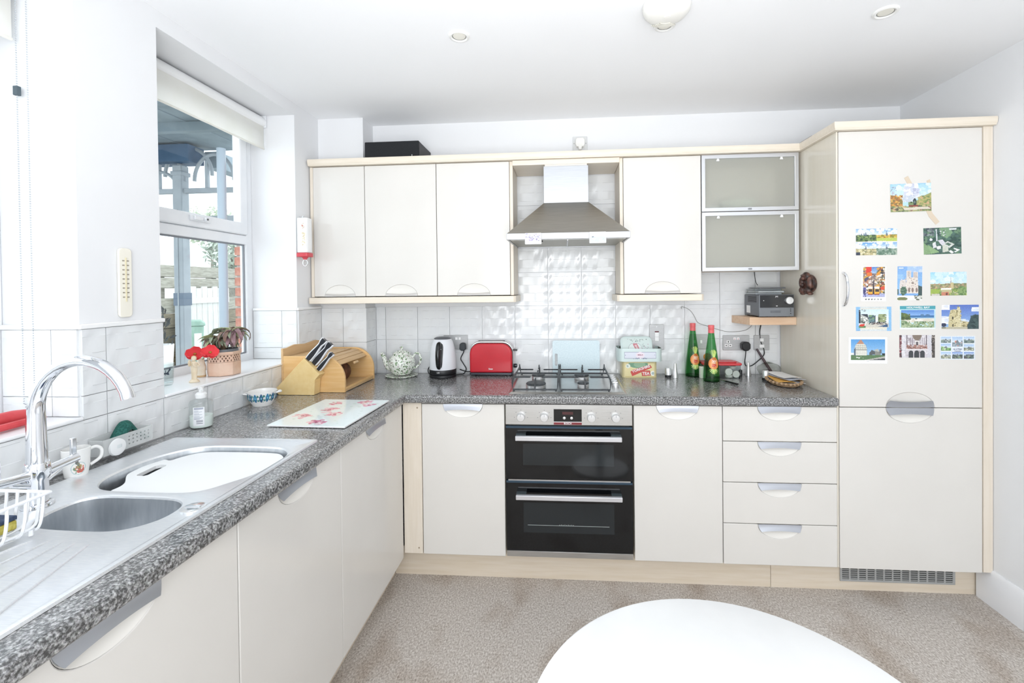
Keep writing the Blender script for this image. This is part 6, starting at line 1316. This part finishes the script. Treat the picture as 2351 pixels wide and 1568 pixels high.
# ================================================================== OUTSIDE THE WINDOW
G0 = -.12
struct('floor_terrace', MB().box(-14, -1.03, -6, 14, G0-.1, G0), noisy('paving', '9A9A96', 'ABABA6', 2, .8))
M_SLATE = noisy('slate_blue_paint', '78878F', '87959E', 5, .6); M_POST = noisy('grey_post_paint', '929AA1', '9CA4AB', 6, .55); M_NAVY = noisy('navy_beam_paint', '3D5874', '47627E', 6, .6)
t = thing('veranda', 'blue-grey painted timber veranda with an arched screen outside the window', 'veranda', (-2.97, 2.0, G0))
obj('post', MB().box(-3.03, -2.935, 1.955, 2.045, G0, 2.62), M_POST, t, .008)
obj('post_flute', MB().box(-2.99, -2.978, 1.949, 1.9545, G0+.4, 2.2), M_POST, t); obj('post_collar', MB().box(-3.04, -2.925, 1.945, 2.055, 2.52, 2.56), M_POST, t, .004)
obj('post_band', MB().box(-3.034, -2.931, 1.951, 2.049, 1.28, 1.40), mat('dark_post_band', '5E6E80', .6), t)
obj('cross_beam', MB().box(-3.5, -2.82, 1.9, 2.1, 2.64, 2.80), M_NAVY, t, .004)
obj('eaves_beam', MB().box(-2.82, -2.68, 2.1, 7.2, 2.62, 2.78), M_SLATE, t, .004)
for k in range(11): obj('roof_board', MB().box(-4.3+.27*k, -4.3+.27*k+.262, .55, 2.2, 2.815+.004*(k % 3), 2.845+.004*(k % 3)), M_SLATE, t, .003)
for y in (.9, 1.45): obj('rafter', MB().box(-4.3, -1.35, y-.03, y+.03, 2.74, 2.8145), M_SLATE, t)
obj('rail', MB().box(-3.9, -1.5, 1.975, 2.025, 2.355, 2.40), M_POST, t, .004)
def arch(xc, rx, z0, rz, nm='arch'):
    obj(nm, MB().tube([(xc+rx*math.cos(PI*k/20), 2.0, z0+rz*math.sin(PI*k/20)) for k in range(21)], .016, 8), M_POST, t)
arch(-3.22, .20, 2.41, .16); arch(-3.14, .20, 2.47, .25); arch(-2.90, .24, 2.52, .27); arch(-2.64, .20, 2.47, .25)
for x in (-3.2, -2.71): obj('baluster', MB().box(x-.014, x+.014, 1.986, 2.014, 2.40, 2.66), M_POST, t)
obj('lower_rail', MB().box(-3.5, -2.2, 2.2, 2.25, 2.10, 2.17), M_POST, t)
wsolo('downpipe', MB().tube([(-2.03, 1.32, G0), (-2.03, 1.32, 2.55)], .032, 16), mat('grey_pipe', 'A0ACB8', .4), 'blue-grey rainwater downpipe on the corner of the brick wall', 'downpipe')
# brick wing of the house beyond the window
wb = struct('wall_brick', MB().box(-1.985, -1.1, 1.412, 1.9, G0, 2.46), mat('mortar', 'D6CEC8', .9))
M_BR = [noisy('brick_%d' % k, a, b, 30, .85, bump=.4) for k, (a, b) in enumerate((('C9836E', 'D69884'), ('D59782', 'DFAA98'), ('BE7A68', 'CC8E7C')))]
bmes = {}
for j in range(31):
    z = G0+.083*j; x = -1.99-(.1125 if j % 2 else 0); i = 0
    while x < -1.15:
        x0, x1 = max(x, -1.99), min(x+.215, -1.12); L_ = round(x1-x0, 3); k = (i*5+j*3) % 3
        if L_ > .02:
            if (L_, k) not in bmes: bmes[(L_, k)] = MB().box(0, L_, -.014, .0, .0, .065).mesh('brick', M_BR[k])
            link('brick', bmes[(L_, k)], wb, (x0, 1.410-.002*((i+j) % 2), z))
        x += .225; i += 1
# fence of horizontal sleepers with a pale boarded gate, bin, shrubs, neighbour
t = thing('sleeper_fence', 'weathered grey timber fence of heavy sleepers beyond the veranda', 'fence', (-6.0, 5.3, G0))
M_WEA = noisy('weathered_wood', '8E8B80', 'A6A398', 8, .9, stretch=(6, 1, 6), bump=.3); M_WEB = noisy('brown_weathered_wood', '736A59', '8A806E', 8, .9, stretch=(6, 1, 6), bump=.3)
for k, (z0, z1) in enumerate(((1.66, 1.86), (1.47, 1.645), (1.05, 1.30), (.80, 1.043), (.55, .793), (.30, .543), (.05, .293), (G0, .043))): obj('sleeper', MB().box(-6.06+.02*(k % 2), -5.95+.02*(k % 2), 4.1, 6.95, z0, z1), [M_WEA, M_WEB][k > 2], t, .012)
for y in (4.3, 5.05, 5.55, 6.2, 6.8): obj('post', MB().box(-6.20, -6.07, y-.06, y+.06, G0, 1.86), M_WEA, t, .01)
t = thing('pale_gate', 'pale grey boarded timber gate to the right of the green bin', 'gate', (-5.6, 5.55, G0))
M_PAL = noisy('silvered_boards', 'C9C9C6', 'D9D9D6', 10, .85, stretch=(8, 8, 1))
for k in range(9): obj('board', MB().box(-5.86, -5.83, 5.12+.125*k, 5.12+.125*k+.118, G0+.05, 1.50-.03*(k % 2)), M_PAL, t, .004)
for z in (.3, 1.2): obj('ledge', MB().box(-5.828, -5.80, 5.12, 6.24, z, z+.1), M_PAL, t)
t = thing('wheelie_bin', 'green wheelie bin with a white label in front of the fence', 'bin', (-5.5, 5.0, G0), .70)
t.scale = (.60, .60, .98)
M_BIN = noisy('bin_green', '86A596', '93B0A2', 8, .5)
a_ = [(-.22, -.24, .06), (.22, -.24, .06), (.22, .24, .06), (-.22, .24, .06), (-.27, -.29, .98), (.27, -.29, .98), (.27, .29, .98), (-.27, .29, .98)]
obj('body', MB().add(a_, [(0, 3, 2, 1), (4, 5, 6, 7), (0, 1, 5, 4), (1, 2, 6, 5), (2, 3, 7, 6), (3, 0, 4, 7)]), M_BIN, t, .02, local=True)
obj('lid', MB().prism([(-.31, .982), (.30, .982), (.30, 1.02), (.2, 1.07), (-.2, 1.08), (-.31, 1.04)], 'y', -.31, .31), M_BIN, t, .015, local=True)
obj('label', MB().add([(.05, -.262, .42), (.21, -.262, .42), (.215, -.285, .86), (.05, -.285, .86), (.05, -.269, .42), (.21, -.269, .42), (.215, -.292, .86), (.05, -.292, .86)], [(0, 1, 2, 3), (7, 6, 5, 4), (0, 4, 5, 1), (1, 5, 6, 2), (2, 6, 7, 3), (3, 7, 4, 0)]), mat('bin_label', 'EDEFF4', .5), t, local=True)
for y in (-.2, .2): obj('wheel', MB().lathe([(.0001, -.03), (.1, -.03), (.1, .03), (.0001, .03)], (-.2, y, .1), 20, 'y'), M_BLACK, t, local=True)
def shrub(lab, c, r, col1, col2, n, seed):
    t = thing('shrub', lab, 'shrub', (c[0], c[1], G0), 0, 'shrubs beyond the fence'); q = random.Random(seed); m = MB()
    for _ in range(n):
        d = Vector((q.gauss(0, 1), q.gauss(0, 1), q.gauss(0, 1))).normalized(); p = Vector(c)+Vector((d.x*r[0], d.y*r[1], d.z*r[2]))*q.uniform(.55, 1)
        a = Vector((q.gauss(0, 1), q.gauss(0, 1), q.gauss(0, 1))).normalized(); b = a.cross(d+Vector((.01, 0, .3))).normalized(); s = q.uniform(.04, .08)
        m.add([p-a*s, p-b*s*.5, p+a*s, p+b*s*.5], [(0, 1, 2, 3)])
    obj('foliage', m, noisy('leaves_'+col1, col1, col2, 3, .8), t, kind='stuff')
    obj('trunk', MB().tube([(c[0], c[1], G0), (c[0]+.03, c[1], c[2]*.5), (c[0], c[1], c[2])], [.05, .04, .02], 8), mat('grey_bark', '8A8478', .9), t)
shrub('pale green bush showing above the fence in the upper window pane', (-8.2, 8.75, 3.05), (.7, .75, .55), 'B9C4AE', 'D3DACB', 1100, 1)
shrub('grey-green climbing shrub hanging by the brick wall beyond the fence', (-6.6, 7.35, 2.35), (.5, .55, .75), '9AA596', 'BFC7BB', 1200, 2)
solo('neighbour_wall', MB().box(-.15, .15, -5, 6, 0, 2.6), noisy('white_render', 'EDEEEE', 'F4F4F4', 4, .8), 'white rendered garden building beyond the sleeper fence', 'building', (-9.5, 6, G0))
t = thing('garden_urn', 'white garden pot with a dark plant outside the window, near the glass tumbler', 'plant pot', (-2.15, .85, G0))
t.scale = (.55, .55, 1.14)
obj('pot', MB().lathe([(.0001, 0), (.10, 0), (.12, .02), (.11, .5), (.15, .9), (.165, 1.02), (.15, 1.02), (.13, .95), (.0001, .94)], seg=28), M_WHITEP, t, local=True)
q = random.Random(9); m = MB()
for _ in range(90):
    d = Vector((q.gauss(0, .06), q.gauss(0, .06), 1.02+q.uniform(0, .22))); a = Vector((q.gauss(0, 1), q.gauss(0, 1), q.gauss(0, 1))).normalized(); b = a.orthogonal().normalized(); s = q.uniform(.02, .045); m.add([d-a*s, d-b*s*.4, d+a*s, d+b*s*.4], [(0, 1, 2, 3)])
obj('foliage', m, noisy('dark_leaves', '23282A', '4A5050', 20, .7), t, local=True, kind='stuff')
